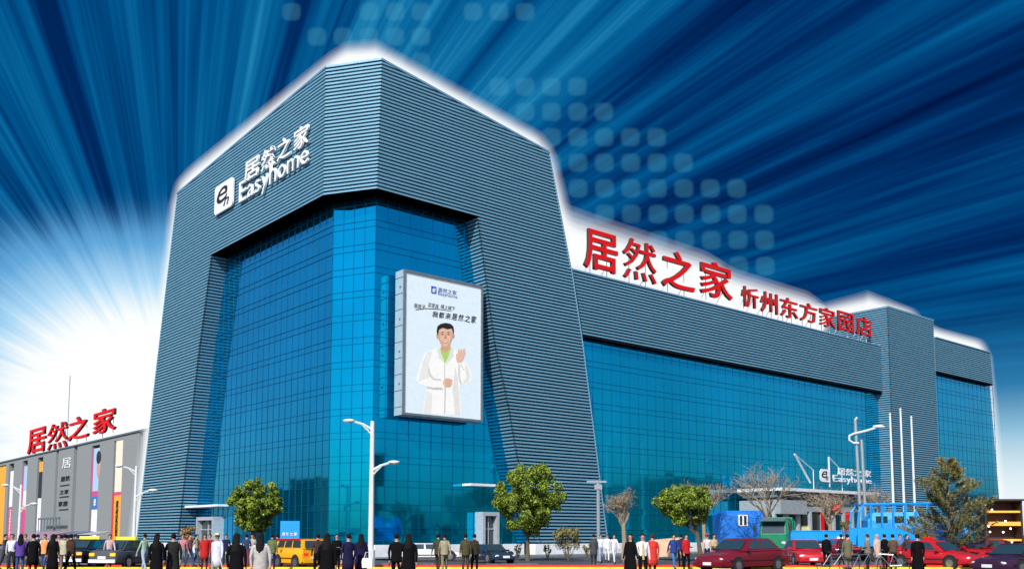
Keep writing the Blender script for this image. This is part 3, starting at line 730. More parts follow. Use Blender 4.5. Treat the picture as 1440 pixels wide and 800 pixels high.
#MORE#
# ------------------------------------------------------------------ glass canopy entrance of the wing
ent = thing('entrance_canopy', 'grey entrance porch with thin canopy and cable masts before the long wing', 'canopy', fW(50, 5, 0))
EO = 5.0
def szE(px, py): return szR(px, py, EO - WI)
def bE(mb, s_a, s_b, za, zb, o, d): mb.obox(fW((s_a + s_b) / 2, o, (za + zb) / 2), dR * abs(s_b - s_a) / 2, nR * d / 2, Vector((0, 0, (zb - za) / 2)))
mb = MB(); s0, zc_ = szE(1098, 687); s1, _ = szE(1237, 686)
bE(mb, s0, s1, zc_ - .15, zc_ + .15, 2.5, 5.2); part('canopy_slab', mb, m_pole, ent, True)
mb = MB(); bE(mb, s0 + .4, s1 - .4, zc_ - .75, zc_ - .16, 2.3, 4.0); part('canopy_truss', mb, m_greydark, ent, True)
for x0, y0, x1, y1 in ((1121, 638, 1147, 678), (1121, 638, 1151, 660), (1169, 642, 1174, 684), (1169, 642, 1191, 661)):
    a, b = szE(x0, y0), szE(x1, y1); mb = MB(); mb.tube([fW(a[0], EO - .3, a[1]), fW(b[0], EO - .6, b[1])], [.10, .10] if x1 in (1147, 1174) else .05, 6); part('mast' if x1 in (1147, 1174) else 'stay_cable', mb, m_pole, ent, True)
for x0, y0 in ((1151, 660), (1191, 661)):
    a = szE(x0, y0); mb = MB(); mb.tube([fW(a[0], EO - .6, a[1]), fW(a[0], EO - .6, zc_)], .05, 5); part('stay_cable', mb, m_pole, ent, True)
mb = MB(); sa, zt1 = szE(1100, 702); sb, _ = szE(1137, 702); _, zb1 = szE(1110, 722); bE(mb, sa, sb, zb1, zt1, 2.4, 4.8)
sc, _ = szE(1212, 712); _, zt2 = szE(1170, 712); bE(mb, sb, sc, zb1 + .3, zt2, 2.0, 4.2); part('fascia', mb, mat('porch_grey', (.27, .31, .33), .6), ent, True)
mb = MB()
for px in (1101, 1117, 1134, 1151, 1168, 1184, 1198, 1210):
    s = szE(px, 720)[0]; bE(mb, s - .16, s + .16, .1, zb1 + .3, 4.0, .3)
part('porch_post', mb, m_frame, ent, True)
mb = MB(); bE(mb, sa, sc, .1, zb1 + .3, 2.0, .1); part('porch_glass', mb, m_carglass, ent, True)
mb = MB(); s = szE(1147, 730)[0]; bE(mb, s - .8, s + .8, 1.2, 2.6, 3.9, .05); part('notice', mb, mat('yellow_card', (.8, .75, .35), .6), ent, True)
for px, w_ in ((1165, .55), (1201, .75)):
    mb = MB(); s, z1_ = szE(px, 719); z0_ = szE(px, 746)[1]; bE(mb, s - w_ / 2, s + w_ / 2, max(.2, z0_), z1_, 4.3, .06)
    solo('hanging_banner', mb, m_red, 'narrow red cloth banner hanging on the porch, %s' % ('left one of two' if px < 1180 else 'right one of two'), 'banner')
mb = MB(); s, z1_ = szE(1183, 715); mb.ell(fW(s, 4.4, z1_), (.6, .6, .5)); mb.tube([fW(s, 4.4, z1_), fW(s, 4.4, z1_ + .8)], .04, 5); solo('red_lantern', mb, m_red, 'round red lantern hung on the porch fascia between the banners', 'lantern')
zt0 = szE(1150, 659)[1]; zb0 = szE(1150, 677)[1]
tl = (szE(1149.5, 668)[0], szE(1163, 668)[0], zb0, zt0)
cz = []
for ch_, xa, xb in (('居', 1174, 1185), ('然', 1186, 1197), ('之', 1198, 1209), ('家', 1210.5, 1221.5)):
    cz.append((ch_, szE(xa, 664)[0], szE(xb, 664)[0], szE(1197, 669)[1], szE(1197, 659.5)[1]))
lat = latin_letters('Easyhome', szE(1168, 675)[0], szE(1223, 675)[0], szE(1197, 678.5)[1], szE(1197, 673)[1], szE(1197, 669.5)[1], szE(1197, 681.5)[1])
sg = logo_sign('canopy_sign', 'white logo tile and lettering standing on the porch canopy', lambda s, o, z: fW(s, o + EO, z), tl, cz, lat, .07, m_white, m_black, fW(tl[0], EO, zc_))
mb = MB(); mb.tube([fW(tl[0], EO + .1, zb0 - .05), fW(lat[-1][2], EO + .1, zb0 - .05)], .05, 4)
for k in range(6): s = tl[0] + (lat[-1][2] - tl[0]) * k / 5; mb.tube([fW(s, EO + .1, zb0), fW(s, EO - .3, zc_ + .1)], .04, 4)
part('support_frame', mb, m_greydark, sg, True)

# ------------------------------------------------------------------ lamps and poles
def arm_lamp(px, Y, top, heads, label, r=.11, grp='white twin-arm street lamps'):
    b = at(px, Y); t = thing('street_lamp', label, 'street lamp', b, 0, grp); ht = zat(top, Y); k = Y * math.cos(PITCH) / FPX
    mb = MB(); mb.tube([(0, 0, 0), (0, 0, .9)], r * 1.5, 8); mb.tube([(0, 0, .9), (0, 0, ht)], [r, r * .7], 8); part('pole', mb, m_pole, t, smooth=False)
    for hx, hy in heads:
        X = (hx - px) * k; Z = zat(hy, Y); sg_ = 1 if X > 0 else -1; z0 = Z - abs(X) * .33
        mb = MB(); mb.tube([(0, 0, z0), (X * .35, -.1, z0 + (Z - z0) * .6), (X * .75, -.2, Z - .02)], [r * .5, r * .45, r * .4], 6)
        mb.tube([(0, 0, z0 - abs(X) * .22), (X * .2, -.05, z0 + .0), (X * .45, -.12, z0 + (Z - z0) * .72)], r * .3, 5)
        a = part('arm', mb, m_pole, t)
        mb = MB(); mb.ell((X * .88, -.22, Z), (abs(X) * .24, .17, .10), 10, 6); mb.ell((X * .90, -.22, Z - .05), (abs(X) * .17, .13, .08), 8, 4)
        part('lamp_head', mb, m_pole, a, smooth=True)
    return t
arm_lamp(521, 50, 592, [(484, 592), (557, 650)], 'tall white lamp post with two arms before the tower corner', .15)
arm_lamp(187, 62, 655, [(161, 655), (217, 689)], 'white lamp post with two arms at the tower left edge')
arm_lamp(25, 72, 681, [(2, 682), (49, 708)], 'smaller white twin-arm lamp before the grey building at far left')
Y = 72; b = at(1213, Y); t = thing('street_lamp', 'grey lamp with paired poles and hooked arm near the stair tower', 'street lamp', b); k = Y / FPX
mb = MB(); mb.tube([(0, 0, 0), (-.2, 0, zat(590, Y)), (-.05, 0, zat(587, Y))], .12, 8); part('pole', mb, m_polegrey, t)
mb = MB(); mb.tube([(.38, 0, 0), (.22, 0, zat(618, Y))], .12, 8); part('pole', mb, m_polegrey, t)
mb = MB(); P_ = [(1212, 623), (1205, 623), (1199, 619), (1199, 613), (1205, 610), (1222, 606), (1236, 602)]
mb.tube([((x - 1213) * k, -.15, zat(y, Y)) for x, y in P_], .08, 6); a = part('arm', mb, m_pole, t)
mb = MB(); mb.ell((28.5 * k, -.15, zat(600, Y)), (.50, .2, .14), 10, 6); part('lamp_head', mb, m_pole, a, smooth=True)
for i, (xt, yt, xb) in enumerate(((1251, 584, 1259), (1266, 577, 1274), (1281, 588, 1289))):
    Y = 84 + i * 2.0; b = at(xb, Y); t = thing('flagpole', ('leftmost', 'middle', 'rightmost')[i] + ' of three bare white flagpoles before the stair tower', 'flagpole', b, 0, 'flagpoles before the stair tower')
    h = zat(yt, Y); mb = MB(); mb.tube([(0, 0, 0), (0, 0, h)], [.13, .08], 8); part('pole', mb, m_pole, t)
    mb = MB(); mb.ell((0, 0, h + .1), (.12, .12, .12), 8, 5); part('finial', mb, m_pole, t, smooth=True)
Y = 63; b = at(842, Y); h = zat(677, Y); mb = MB(); mb.tube([(0, 0, 0), (0, 0, h)], .12, 8); mb.box((-.1, 0, h), (1.3, .15, .12)); mb.box((0, 0, h - .35), (.5, .3, .3))
solo('camera_pole', mb, m_polegrey, 'thin grey pole with short crossbar before the right slatted leg', 'pole').location = b

# ------------------------------------------------------------------ trees
m_leaf = mat('leaf', (.19, .27, .022), .5, 0, .30, 1.3, spec=.3)
_t = m_leaf.node_tree; _n = [n for n in _t.nodes if n.type == 'TEX_NOISE'][0]; _n.inputs['Scale'].default_value = 5.0
_r = _t.nodes.new('ShaderNodeValToRGB'); _r.color_ramp.elements[0].position = .44; _r.color_ramp.elements[0].color = (.035, .07, .012, 1)
_r.color_ramp.elements[1].position = .60; _r.color_ramp.elements[1].color = (.33, .44, .035, 1)
_t.links.new(_n.outputs[0], _r.inputs[0]); _t.links.new(_r.outputs[0], _t.nodes['Principled BSDF'].inputs['Base Color'])
m_needle = mat('pine_needle', (.15, .155, .045), .7, 0, .35, 3)
m_needle2 = mat('pine_tip', (.45, .32, .12), .7, 0, .3, 3)
m_dryleaf = mat('dry_leaf', (.20, .17, .055), .7, 0, .35, 3)
def leaves(n, clumps, size, rnd, shell=.55):
    mb = MB(); tot = sum(c_[1] ** 2 for c_ in clumps)
    for c_, r in clumps:
        for _ in range(int(n * r * r / tot)):
            d = Vector((rnd.gauss(0, 1), rnd.gauss(0, 1), rnd.gauss(0, 1))).normalized()
            p = c_ + d * r * (1 - abs(rnd.gauss(0, .22)) * shell * 2)
            nn = (d * 1.1 + Vector((rnd.gauss(0, .6), rnd.gauss(0, .6), rnd.gauss(0, .6) + .35))).normalized()
            a = nn.orthogonal().normalized(); a = Matrix.Rotation(rnd.uniform(0, 6.3), 3, nn) @ a; b = nn.cross(a); s = size * rnd.uniform(.6, 1.3)
            mb.quad(p - a * s, p - b * s * .5 + nn * s * .15, p + a * s, p + b * s * .5 + nn * s * .15)
    return mb
def leafy(px, Y, ytop, ybot, xl, xr, trunk_px, label, seed, n=9000, lean=0.0, group='clipped round leafy trees'):
    rnd = random.Random(seed); k = Y * math.cos(PITCH) / FPX; b = at(trunk_px, Y)
    t = thing('leafy_tree', label, 'tree', b, 0, group)
    zt, zb = zat(ytop, Y), zat(ybot, Y); cxm = ((xl + xr) / 2 - trunk_px) * k; rx = (xr - xl) / 2 * k; rz = (zt - zb) / 2; cz_ = (zt + zb) / 2
    C_ = Vector((cxm, 0, cz_)); cl = []
    for i in range(130):
        d = Vector((rnd.gauss(0, 1), rnd.gauss(0, 1), rnd.gauss(0, 1))).normalized(); f = rnd.uniform(.60, .88) if i > 30 else rnd.uniform(0, .5)
        taper = 1 - .22 * max(0, -d.z)
        cl.append((C_ + Vector((d.x * rx * f * taper, d.y * rx * f * taper, d.z * rz * f)), rx * rnd.uniform(.10, .19)))
    mb = leaves(int(n * 1.4), cl, .066, rnd); part('crown', mb, m_leaf, t)
    tr = MB(); fork = zb + .15
    tr.tube([(0, 0, 0), (lean * .4, 0, fork * .6), (lean, 0, fork)], [.17, .12, .10], 8)
    for i in range(9):
        a = i * 2.4; e = Vector((cxm + math.cos(a) * rx * .55, math.sin(a) * rx * .55, cz_ + rnd.uniform(-.1, .6) * rz)); s_ = Vector((lean, 0, fork * rnd.uniform(.75, 1)))
        tr.tube([s_, s_.lerp(e, .5) + Vector((0, 0, -.1)), e], [.07, .05, .02], 5)
    part('trunk', tr, m_trunk, t); return t
leafy(355, 56, 669, 752, 316, 397, 356, 'round clipped leafy tree before the tower left glass wall', 3, 21000)
leafy(742, 62, 646, 757, 686, 798, 742, 'largest round leafy tree, before the right slatted tower leg', 5, 32000)
leafy(965, 60, 680, 741, 918, 1010, 986, 'flat-topped leafy tree with leaning trunk left of the red sedan', 9, 20000, -.35)

def bare(px, Y, xl, xr, ytop, yfork, label, seed, depth=6):
    rnd = random.Random(seed); b = at(px, Y); k = Y * math.cos(PITCH) / FPX
    t = thing('bare_tree', label, 'tree', b, 0, 'leafless trees before the wing'); H = zat(ytop, Y); F = zat(yfork, Y); w = (xr - xl) / 2 * k
    tr, tw = MB(), MB()
    tr.tube([(0, 0, 0), (.06, 0, F * .5), (0, 0, F)], [.20, .16, .14], 7)
    def grow(p, d, L, r, lv):
        q = p + d * L; mid = p + d * L * .5 + Vector((rnd.gauss(0, 1), rnd.gauss(0, 1), 0)) * L * .05
        (tr if lv < 2 else tw).tube([p, mid, q], [r, r * .85, r * .7], 5 if lv < 2 else 3, cap=False)
        if lv >= depth: return
        for _ in range(3 if lv < 4 else 2):
            s_ = .42 + .06 * lv
            nd = (d + Vector((rnd.gauss(0, s_), rnd.gauss(0, s_), rnd.gauss(.05, s_ * .6)))).normalized()
            grow(p + d * L * rnd.uniform(.55, 1), nd, L * rnd.uniform(.62, .85), max(r * .6, .010), lv + 1)
    L0 = (H - F) * .36
    for i in range(5):
        a = i * 1.257 + rnd.uniform(-.3, .3); d = Vector((math.cos(a) * w / (H - F) * .95, math.sin(a) * .6, 1)).normalized(); grow(Vector((0, 0, F * rnd.uniform(.85, 1))), d, L0, .085, 1)
    part('trunk', tr, m_twig, t); part('twigs', tw, m_twig, t)
bare(877, 67, 852, 904, 682, 735, 'small leafless tree at the right edge of the slatted tower leg', 11)
bare(990, 76, 950, 1030, 664, 730, 'leafless tree rising behind the flat-topped leafy tree', 12)
bare(1080, 74, 1036, 1132, 648, 728, 'largest leafless tree, behind the green truck', 13)
bare(1168, 76, 1130, 1205, 678, 735, 'leafless tree in front of the entrance porch doors', 14)
bare(1236, 92, 1212, 1256, 672, 740, 'small leafless tree between porch and stair tower', 15)
# pine
rnd = random.Random(4); Y = 56; b = at(1336, Y); k = Y / FPX; t = thing('pine_tree', 'bushy dark green pine with brownish tips behind the red cars', 'tree', b)
H = zat(645, Y); tr, nd, tp = MB(), MB(), MB(); tr.tube([(0, 0, 0), (.1, 0, H * .5), (0, 0, H - .2)], [.15, .09, .03], 7)
def tuft(p, d, L):
    m_ = nd
    for _ in range(46):
        q = p + d * L * rnd.uniform(0, 1); a = (d * .7 + Vector((rnd.gauss(0, 1), rnd.gauss(0, 1), rnd.gauss(0, 1))) * .6).normalized(); w_ = a.orthogonal().normalized() * .022; l_ = rnd.uniform(.14, .26)
        m_.quad(q - w_, q + w_, q + a * l_)
    for _ in range(10):
        q = p + d * L; a = (d + Vector((rnd.gauss(0, 1), rnd.gauss(0, 1), rnd.gauss(0, 1))) * .35).normalized(); w_ = a.orthogonal().normalized() * .03; tp.quad(q - w_, q + w_, q + a * rnd.uniform(.1, .2))
hz_ = .9
while hz_ < H - .3:
    f = (hz_ - .9) / (H - 1.2); reach = 2.75 * (1 - f) ** .7 * (1 + .18 * math.sin(hz_ * 5)) + .18
    for i in range(8):
        if rnd.random() < .10: continue
        a = rnd.uniform(0, 6.28); r_ = reach * rnd.uniform(.6, 1.08); e = Vector((math.cos(a) * r_, math.sin(a) * r_, hz_ + r_ * .28)); s_ = Vector((0, 0, hz_ - .1))
        tr.tube([s_, s_.lerp(e, .6) - Vector((0, 0, .08)), e], [.035, .025, .012], 4, cap=False)
        for q in (.45, .62, .78, .95):
            p = s_.lerp(e, q); d = ((e - s_).normalized() * .6 + Vector((rnd.gauss(0, .3), rnd.gauss(0, .3), .75))).normalized(); tuft(p, d, .34)
    hz_ += .34
tuft(Vector((0, 0, H - .5)), Vector((0, 0, 1)), .5)
part('trunk', tr, m_trunk, t); part('needles', nd, m_needle, t); part('needle_tips', tp, m_needle2, t)
def shrub(px, Y, xl, xr, ytop, ybot, label, seed, n, m_=None, name='shrub'):
    rnd = random.Random(seed); b = at(px, Y); k = Y / FPX; t = thing(name, label, 'shrub', b); zt, zb = zat(ytop, Y), max(.1, zat(ybot, Y)); w = (xr - xl) / 2 * k; cl = []; st_ = MB()
    for i in range(16):
        c_ = Vector((rnd.uniform(-1, 1) * w * .75, rnd.uniform(-.6, .6) * w, zb + (zt - zb) * rnd.uniform(.15, .85))); cl.append((c_, w * rnd.uniform(.22, .38)))
        st_.tube([(0, 0, 0), c_ * .5, c_], [.03, .02, .01], 4, cap=False)
    part('foliage', leaves(n, cl, .07, rnd), m_ or m_dryleaf, t); part('stems', st_, m_trunk, t)
shrub(799, 61, 779, 822, 742, 772, 'dry olive shrub at the foot of the slatted leg, beside the largest tree', 21, 1900)
shrub(262, 52, 250, 272, 737, 768, 'small thin autumn sapling at the foot of the left slatted leg', 22, 700, mat('autumn_leaf', (.34, .19, .05), .7, 0, .3), 'sapling')
shrub(1190, 60, 1182, 1197, 728, 746, 'little yellowish shrub in front of the porch doors', 23, 400)
for i, px in enumerate((728, 770, 826)):
    shrub(px, 64, px - 6, px + 6, 764, 778, ('low dry weeds left of the largest tree trunk', 'low dry weeds right of the largest tree trunk', 'low yellow weeds left of the thin grey pole')[i], 30 + i, 160, name='weed_clump')

# ------------------------------------------------------------------ cars
def lerp(a, b, t): return a + (b - a) * t
def soften(o, deg=38):
    o.data.polygons.foreach_set('use_smooth', [True] * len(o.data.polygons)); o.data.set_sharp_from_angle(angle=R(deg)); return o
def car(label, px, Y, head, paint, L=4.5, Wd=1.72, H=1.42, cat='car', name='parked_car', group='cars parked on the right', roof_sign=None, lights=False, style='sedan', plate=None):
    """head: direction the nose points, degrees clockwise from straight away from the camera"""
    b = at(px, Y); t = thing(name, label, cat, b, -R(head) + R(90), group)
    w = Wd / 2; hs = H / 1.42
    st = ([(.50, .74, .60, .30), (.485, .86, .68, .24), (.43, .94, .74, .20), (.32, .98, .82, .2), (.20, 1, .88, .2), (0, 1, .92, .2), (-.2, 1, .94, .2), (-.34, .98, .94, .2), (-.45, .95, .92, .22), (-.49, .88, .86, .26), (-.50, .78, .62, .32)] if style == 'sedan'
          else [(.50, .82, .80, .28), (.49, .93, .92, .24), (.42, .98, 1.0, .2), (.2, 1, 1.0, .2), (-.2, 1, 1.0, .2), (-.45, 1, 1.0, .2), (-.5, .95, .95, .3)])
    mb = MB(); rs = []
    for x, ww, zt, zb in st:
        ww *= w; zt *= hs; X = x * L; zm = zb + (zt - zb) * .55
        h = [(.0, zb), (.85, zb), (.98, zb + .08), (1.0, zm), (.965, zt - .10), (.88, zt - .03), (.55, zt + .005), (0, zt + .02)]
        rs.append([(X, ww * y, z) for y, z in h] + [(X, -ww * y, z) for y, z in h[-2:0:-1]])
    mb.rings(rs)
    for sx_ in (.30, -.29):
        for sy in (-1, 1): mb.tube([(sx_ * L, sy * (w - .12), .33), (sx_ * L, sy * (w + .006), .33)], .385, 18, m=1)
    for sy in (-1, 1): mb.box((0, sy * (w + .002), .5 * hs), (L * .8, .02, .05), m=1)
    soften(part('body', mb, [paint, m_black], t))
    if style == 'sedan': cb = dict(f0=.22, f1=.06, r1=-.22, r0=-.37)
    else: cb = dict(f0=.47, f1=.36, r1=-.47, r0=-.5)
    zb0_ = (.88 if style == 'sedan' else .97) * hs; zb1_ = (.93 if style == 'sedan' else .97) * hs; wb, wt = w * .90, w * .72 if style == 'sedan' else w * .84
    def cp(u_, v_, side):            # u 0 front..1 rear at height v 0..1
        xb_ = lerp(cb['f0'], cb['r0'], u_); xt_ = lerp(cb['f1'], cb['r1'], u_); return Vector((lerp(xb_, xt_, v_) * L, side * lerp(wb, wt, v_), lerp(lerp(zb0_, zb1_, u_), H, v_)))
    mb = MB(); rr = []
    for v_ in (-.03, .5, .93, 1.0):
        ring = []; sc = .94 if v_ == 1.0 else 1
        for u_, sd_ in ((0, 1), (.5, 1.02), (1, 1), (1, 0), (1, -1), (.5, -1.02), (0, -1), (0, 0)):
            p = cp(u_, v_ if v_ < 1 else .985, sd_ if v_ < 1 else sd_ * .9)
            if sd_ == 0: p.x += (.10 if u_ == 0 else -.08)
            ring.append(p)
        rr.append(ring)
    mb.rings(rr); cabin = soften(part('cabin', mb, paint, t))
    def pane(nm, A, B, C_, D_, par=cabin, m_=m_carglass, ins=.08, out=.02):
        ctr = (A + B + C_ + D_) / 4; n_ = (B - A).cross(D_ - A).normalized(); 
        if n_.dot(ctr - Vector((-.05 * L, 0, H * .6))) < 0: n_ = -n_
        P4 = [p + (ctr - p) * ins for p in (A, B, C_, D_)]; m2 = MB(); m2.rings([[p - n_ * .01 for p in P4], [p + n_ * out for p in P4]]); part(nm, m2, m_, par)
    vb, vt = .10, .86
    for nm, u_ in (('windshield', 0), ('rear_window', 1)):
        off_ = Vector((.10 if u_ == 0 else -.08, 0, 0))
        A, B, C_, D_ = cp(u_, vb, .93), cp(u_, vb, -.93), cp(u_, vt, -.93), cp(u_, vt, .93)
        pane(nm, A + off_, B + off_, C_ + off_, D_ + off_, ins=.03)
    for sy in (-1, 1):
        for a, b_ in (((.12, .48), (.52, .88)) if style == 'sedan' else ((.10, .34), (.37, .62), (.65, .93))):
            pane('side_window', cp(a, vb, sy * 1.015), cp(b_, vb, sy * 1.015), cp(b_, vt, sy * 1.01), cp(a, vt, sy * 1.01), ins=.05)
    for sx_ in (.30, -.29):
        for sy in (-1, 1):
            mb = MB(); mb.tube([(sx_ * L, sy * (w - .20), .31), (sx_ * L, sy * (w + .015), .31)], .31, 18); wh = part('wheel', mb, m_tyre, t)
            mb = MB(); mb.tube([(sx_ * L, sy * (w + .0), .31), (sx_ * L, sy * (w + .03), .31)], .19, 12); part('rim', mb, m_chrome, wh)
    fz = (.56 if style == 'sedan' else .62) * hs
    for sy in (-1, 1):
        mb = MB(); mb.ell((.478 * L, sy * w * .66, fz), (.10, w * .20, .085)); hl = part('headlight', mb, m_headlamp, t, smooth=True)
        if style == 'sedan' or 1: mb = MB(); mb.box((-.495 * L, sy * w * .68, (.70) * hs), (.06, w * .32, .14)); part('tail_light', mb, m_amber if lights else m_tail, t)
        mb = MB(); mb.box((.165 * L, sy * (w + .06), .95 * hs), (.12, .16, .11)); part('mirror', mb, paint, t)
    mb = MB(); mb.box((.492 * L, 0, fz), (.05, w * .72, .12)); part('grille', mb, m_black, t)
    mb = MB(); mb.box((.497 * L, 0, .36), (.10, w * 1.72, .15)); mb2 = mb; part('bumper', mb, paint, t)
    mb = MB(); mb.box((-.497 * L, 0, .38), (.10, w * 1.72, .16)); part('bumper', mb, paint if not lights else m_white, t)
    mb = MB(); mb.box((.508 * L, 0, .40), (.03, .44, .13)); part('licence_plate', mb, m_white, t)
    mb = MB(); mb.box((-.505 * L, 0, .55), (.03, .44, .13)); part('licence_plate', mb, m_white, t)
    if roof_sign:
        mb = MB(); mb.box((-.06 * L, 0, H + .07), (.16, roof_sign[1], .15)); mb.box((-.06 * L, 0, H), (.3, roof_sign[1] * .7, .04)); part('roof_sign', mb, roof_sign[0], t)
    return t
p_red = mat('car_paint_red', (.50, .012, .02), .22, .1, .04, spec=.7)
p_dred = mat('car_paint_dark_red', (.20, .008, .02), .2, .2, .04, spec=.7)
p_plum = mat('car_paint_plum', (.05, .015, .045), .2, .2, .04, spec=.7)
p_white = mat('car_paint_white', (.70, .72, .74), .25, 0, .04)
p_navy = mat('car_paint_navy', (.02, .045, .09), .2, .2, .04, spec=.7)
p_black = mat('car_paint_black', (.015, .015, .02), .2, .2, .04, spec=.7)
p_yellow = mat('car_paint_yellow', (.80, .38, .01), .3, 0, .04)
m_yel = mat('lit_yellow_sign', (.85, .70, .05), .4, emit=.4)
car('dark red sedan seen from its front left corner, nearest of the red cars', 1044, 44.5, 230, p_dred, 5.0, 1.85, 1.52)
car('bright red sedan facing the camera just right of the dark red sedan', 1131, 53, 184, p_red, 4.4, 1.7, 1.42)
car('white hatchback facing the camera below the blue truck bed', 1156, 82, 182, p_white, 4.2, 1.66, 1.42)
car('maroon car half hidden behind the dark red sedan roof', 1100, 84, 220, p_dred, 4.4, 1.7, 1.44)
car('red car behind the walkers, white sign bar on its roof', 1188, 66, 180, p_red, 4.4, 1.7, 1.42, roof_sign=(m_white, .8), cat='taxi', name='taxi')
car('red taxi with a small roof sign, nose turned to lower right', 1314, 48.5, 146, p_red, 4.5, 1.7, 1.40, roof_sign=(m_red, .7), cat='taxi', name='taxi')
car('red car directly behind the red taxi, mostly hidden by it', 1352, 58, 150, p_red, 4.4, 1.7, 1.38)
car('dark red sedan with its rear to the camera, rightmost of the red cars', 1384, 58, 305, p_dred, 4.5, 1.7, 1.42)
car('dark plum sedan at the lower right corner, nose to the left', 1436, 41, 238, p_plum, 4.8, 1.8, 1.30)
car('dark car with a long yellow roof sign in the left crowd', 129, 52, 6, p_black, 4.6, 1.7, 1.45, 'taxi', 'taxi', 'traffic on the left', (m_yel, 1.1), True)
car('dark taxi with white bumper and lit orange tail lamps before the grey building', 181, 50, 12, mat('car_paint_grey', (.08, .09, .10), .25, .2, .04, spec=.7), 4.5, 1.7, 1.42, 'taxi', 'taxi', 'traffic on the left', (m_yel, 1.1), True)
car('navy hatchback passing beside the largest leafy tree', 689, 58, 150, p_navy, 3.9, 1.6, 1.12, group='traffic in the middle')
car('white car with lit lamps behind the couple before the tower glass', 603, 62, 80, p_white, 4.2, 1.65, 1.15, group='traffic in the middle')
vt = car('small yellow minibus with a red stripe before the blue hoarding', 421, 49, 318, p_yellow, 3.0, 1.5, 1.45, 'minibus', 'minibus', 'traffic in the middle', style='van')
mb = MB(); mb.box((0, 0, 1.43), (2.3, 1.36, .10)); part('roof_stripe', mb, p_red, vt)

# trucks
def truck_wheels(t, xs, w, r=.48):
    for x in xs:
        for sy in (-1, 1):
            mb = MB(); mb.tube([(x, sy * (w - .28), r), (x, sy * w, r)], r, 16); wh = part('wheel', mb, m_tyre, t)
            mb = MB(); mb.tube([(x, sy * (w - .02), r), (x, sy * (w + .03), r)], r * .5, 10); part('rim', mb, m_polegrey, wh)
def cab(t, paint, x0, x1, w, z0, z1, zr):
    mb = MB(); rs = []
    for z, f, ww in ((z0, 0, 1), (lerp(z0, z1, .48), .0, 1), (lerp(z0, z1, .9), -.30, .93), (z1, -.45, .82), (z1 + .04, -.6, .7)):
        a = x1 + f; rs.append([(a, w * ww * .85, z), (a - .15, w * ww, z), (x0, w * ww, z), (x0, -w * ww, z), (a - .15, -w * ww, z), (a, -w * ww * .85, z)])
    mb.rings(rs); c_ = part('cab', mb, paint, t)
    zl, zh = lerp(z0, z1, .52), lerp(z0, z1, .86)
    mb = MB(); mb.rings([[(x1 + .02, -w * .80, zl), (x1 + .02, w * .80, zl), (x1 - .27, w * .74, zh), (x1 - .27, -w * .74, zh)], [(x1 - .03, -w * .80, zl), (x1 - .03, w * .80, zl), (x1 - .32, w * .74, zh), (x1 - .32, -w * .74, zh)]]); part('windshield', mb, m_carglass, c_)
    for sy in (-1, 1):
        mb = MB(); mb.rings([[(x1 - .30, sy * (w + .01), zl), (x0 + .35, sy * (w + .01), zl), (x0 + .35, sy * w * .955, zh), (x1 - .5, sy * w * .955, zh)], [(x1 - .30, sy * (w - .04), zl), (x0 + .35, sy * (w - .04), zl), (x0 + .35, sy * w * .91, zh), (x1 - .5, sy * w * .91, zh)]]); part('side_window', mb, m_carglass, c_)
        mb = MB(); mb.ell((x1 + .01, sy * w * .7, lerp(z0, z1, .18)), (.06, .17, .11)); part('headlight', mb, m_headlamp, c_, smooth=True)
        mb = MB(); mb.tube([(x1 - .1, sy * w, zh), (x1 + .18, sy * (w + .2), zh - .05), (x1 + .18, sy * (w + .2), zl)], .025, 5); mb.box((x1 + .18, sy * (w + .2), (zl + zh) / 2 - .05), (.05, .18, .36)); part('mirror', mb, m_black, c_)
    mb = MB(); mb.box((x1 - .02, 0, z1 - .08), (.55, w * 1.7, .06), ry=.2); part('sun_visor', mb, m_greydark, c_)
    return c_
m_green = mat('truck_green', (.01, .20, .10), .35, 0, .08); m_tblue = mat('truck_blue', (.01, .30, .78), .35, 0, .08)
t = thing('flatbed_truck', 'green flatbed truck with a black sun visor behind the dark red sedan', 'truck', at(1098, 70), -R(205) + R(90), None)
cab(t, m_green, .9, 2.9, 1.0, .75, 2.78, 0)
mb = MB(); mb.box((-1.0, 0, 1.25), (5.6, 2.1, .12)); part('truck_bed', mb, m_green, t)
for sy in (-1, 1):
    mb = MB(); mb.box((-1.2, sy * 1.05, 1.52), (5.0, .05, .42)); part('bed_side', mb, mat('truck_pale_green', (.25, .50, .42), .5), t)
mb = MB()
for x in (.55, -.35):
    mb.tube([(x, -.98, 1.3), (x, -.98, 2.6), (x, -.8, 2.88), (x, .8, 2.88), (x, .98, 2.6), (x, .98, 1.3)], .055, 6)
for sy in (-.9, .9): mb.tube([(.55, sy, 2.8), (-.35, sy, 2.8)], .045, 6)
part('load_rack', mb, m_green, t); truck_wheels(t, (2.1, -2.4), 1.0)
t = thing('flatbed_truck', 'bright blue truck with tall barred rack and long low bed', 'truck', at(1258, 61), R(-6))
mb = MB(); mb.box((0, -1.0, 1.55), (4.9, .07, 1.15)); part('bed_side', mb, m_tblue, t)
mb = MB(); mb.box((0, 1.0, 1.55), (4.9, .07, 1.15)); part('bed_side', mb, m_tblue, t)
mb = MB(); mb.box((0, 0, 1.0), (4.9, 2.0, .12)); part('truck_bed', mb, m_tblue, t)
mb = MB()
for sy in (-1, 1):
    mb.tube([(-2.42, sy, 2.1), (-2.3, sy, 3.15), (-2.0, sy, 3.55), (2.4, sy, 3.62), (2.45, sy, 2.1)], .075, 6)
    for k in range(6): x = -1.6 + k * .68; mb.tube([(x, sy, 2.1), (x, sy, 3.58)], .06, 5)
for x in (-2.0, -.9, .1, 1.2, 2.4): mb.tube([(x, -1, 3.57), (x, 1, 3.57)], .055, 5)
part('load_rack', mb, m_tblue, t)
cab(t, m_tblue, 2.7, 4.3, 1.0, .8, 2.75, 0)
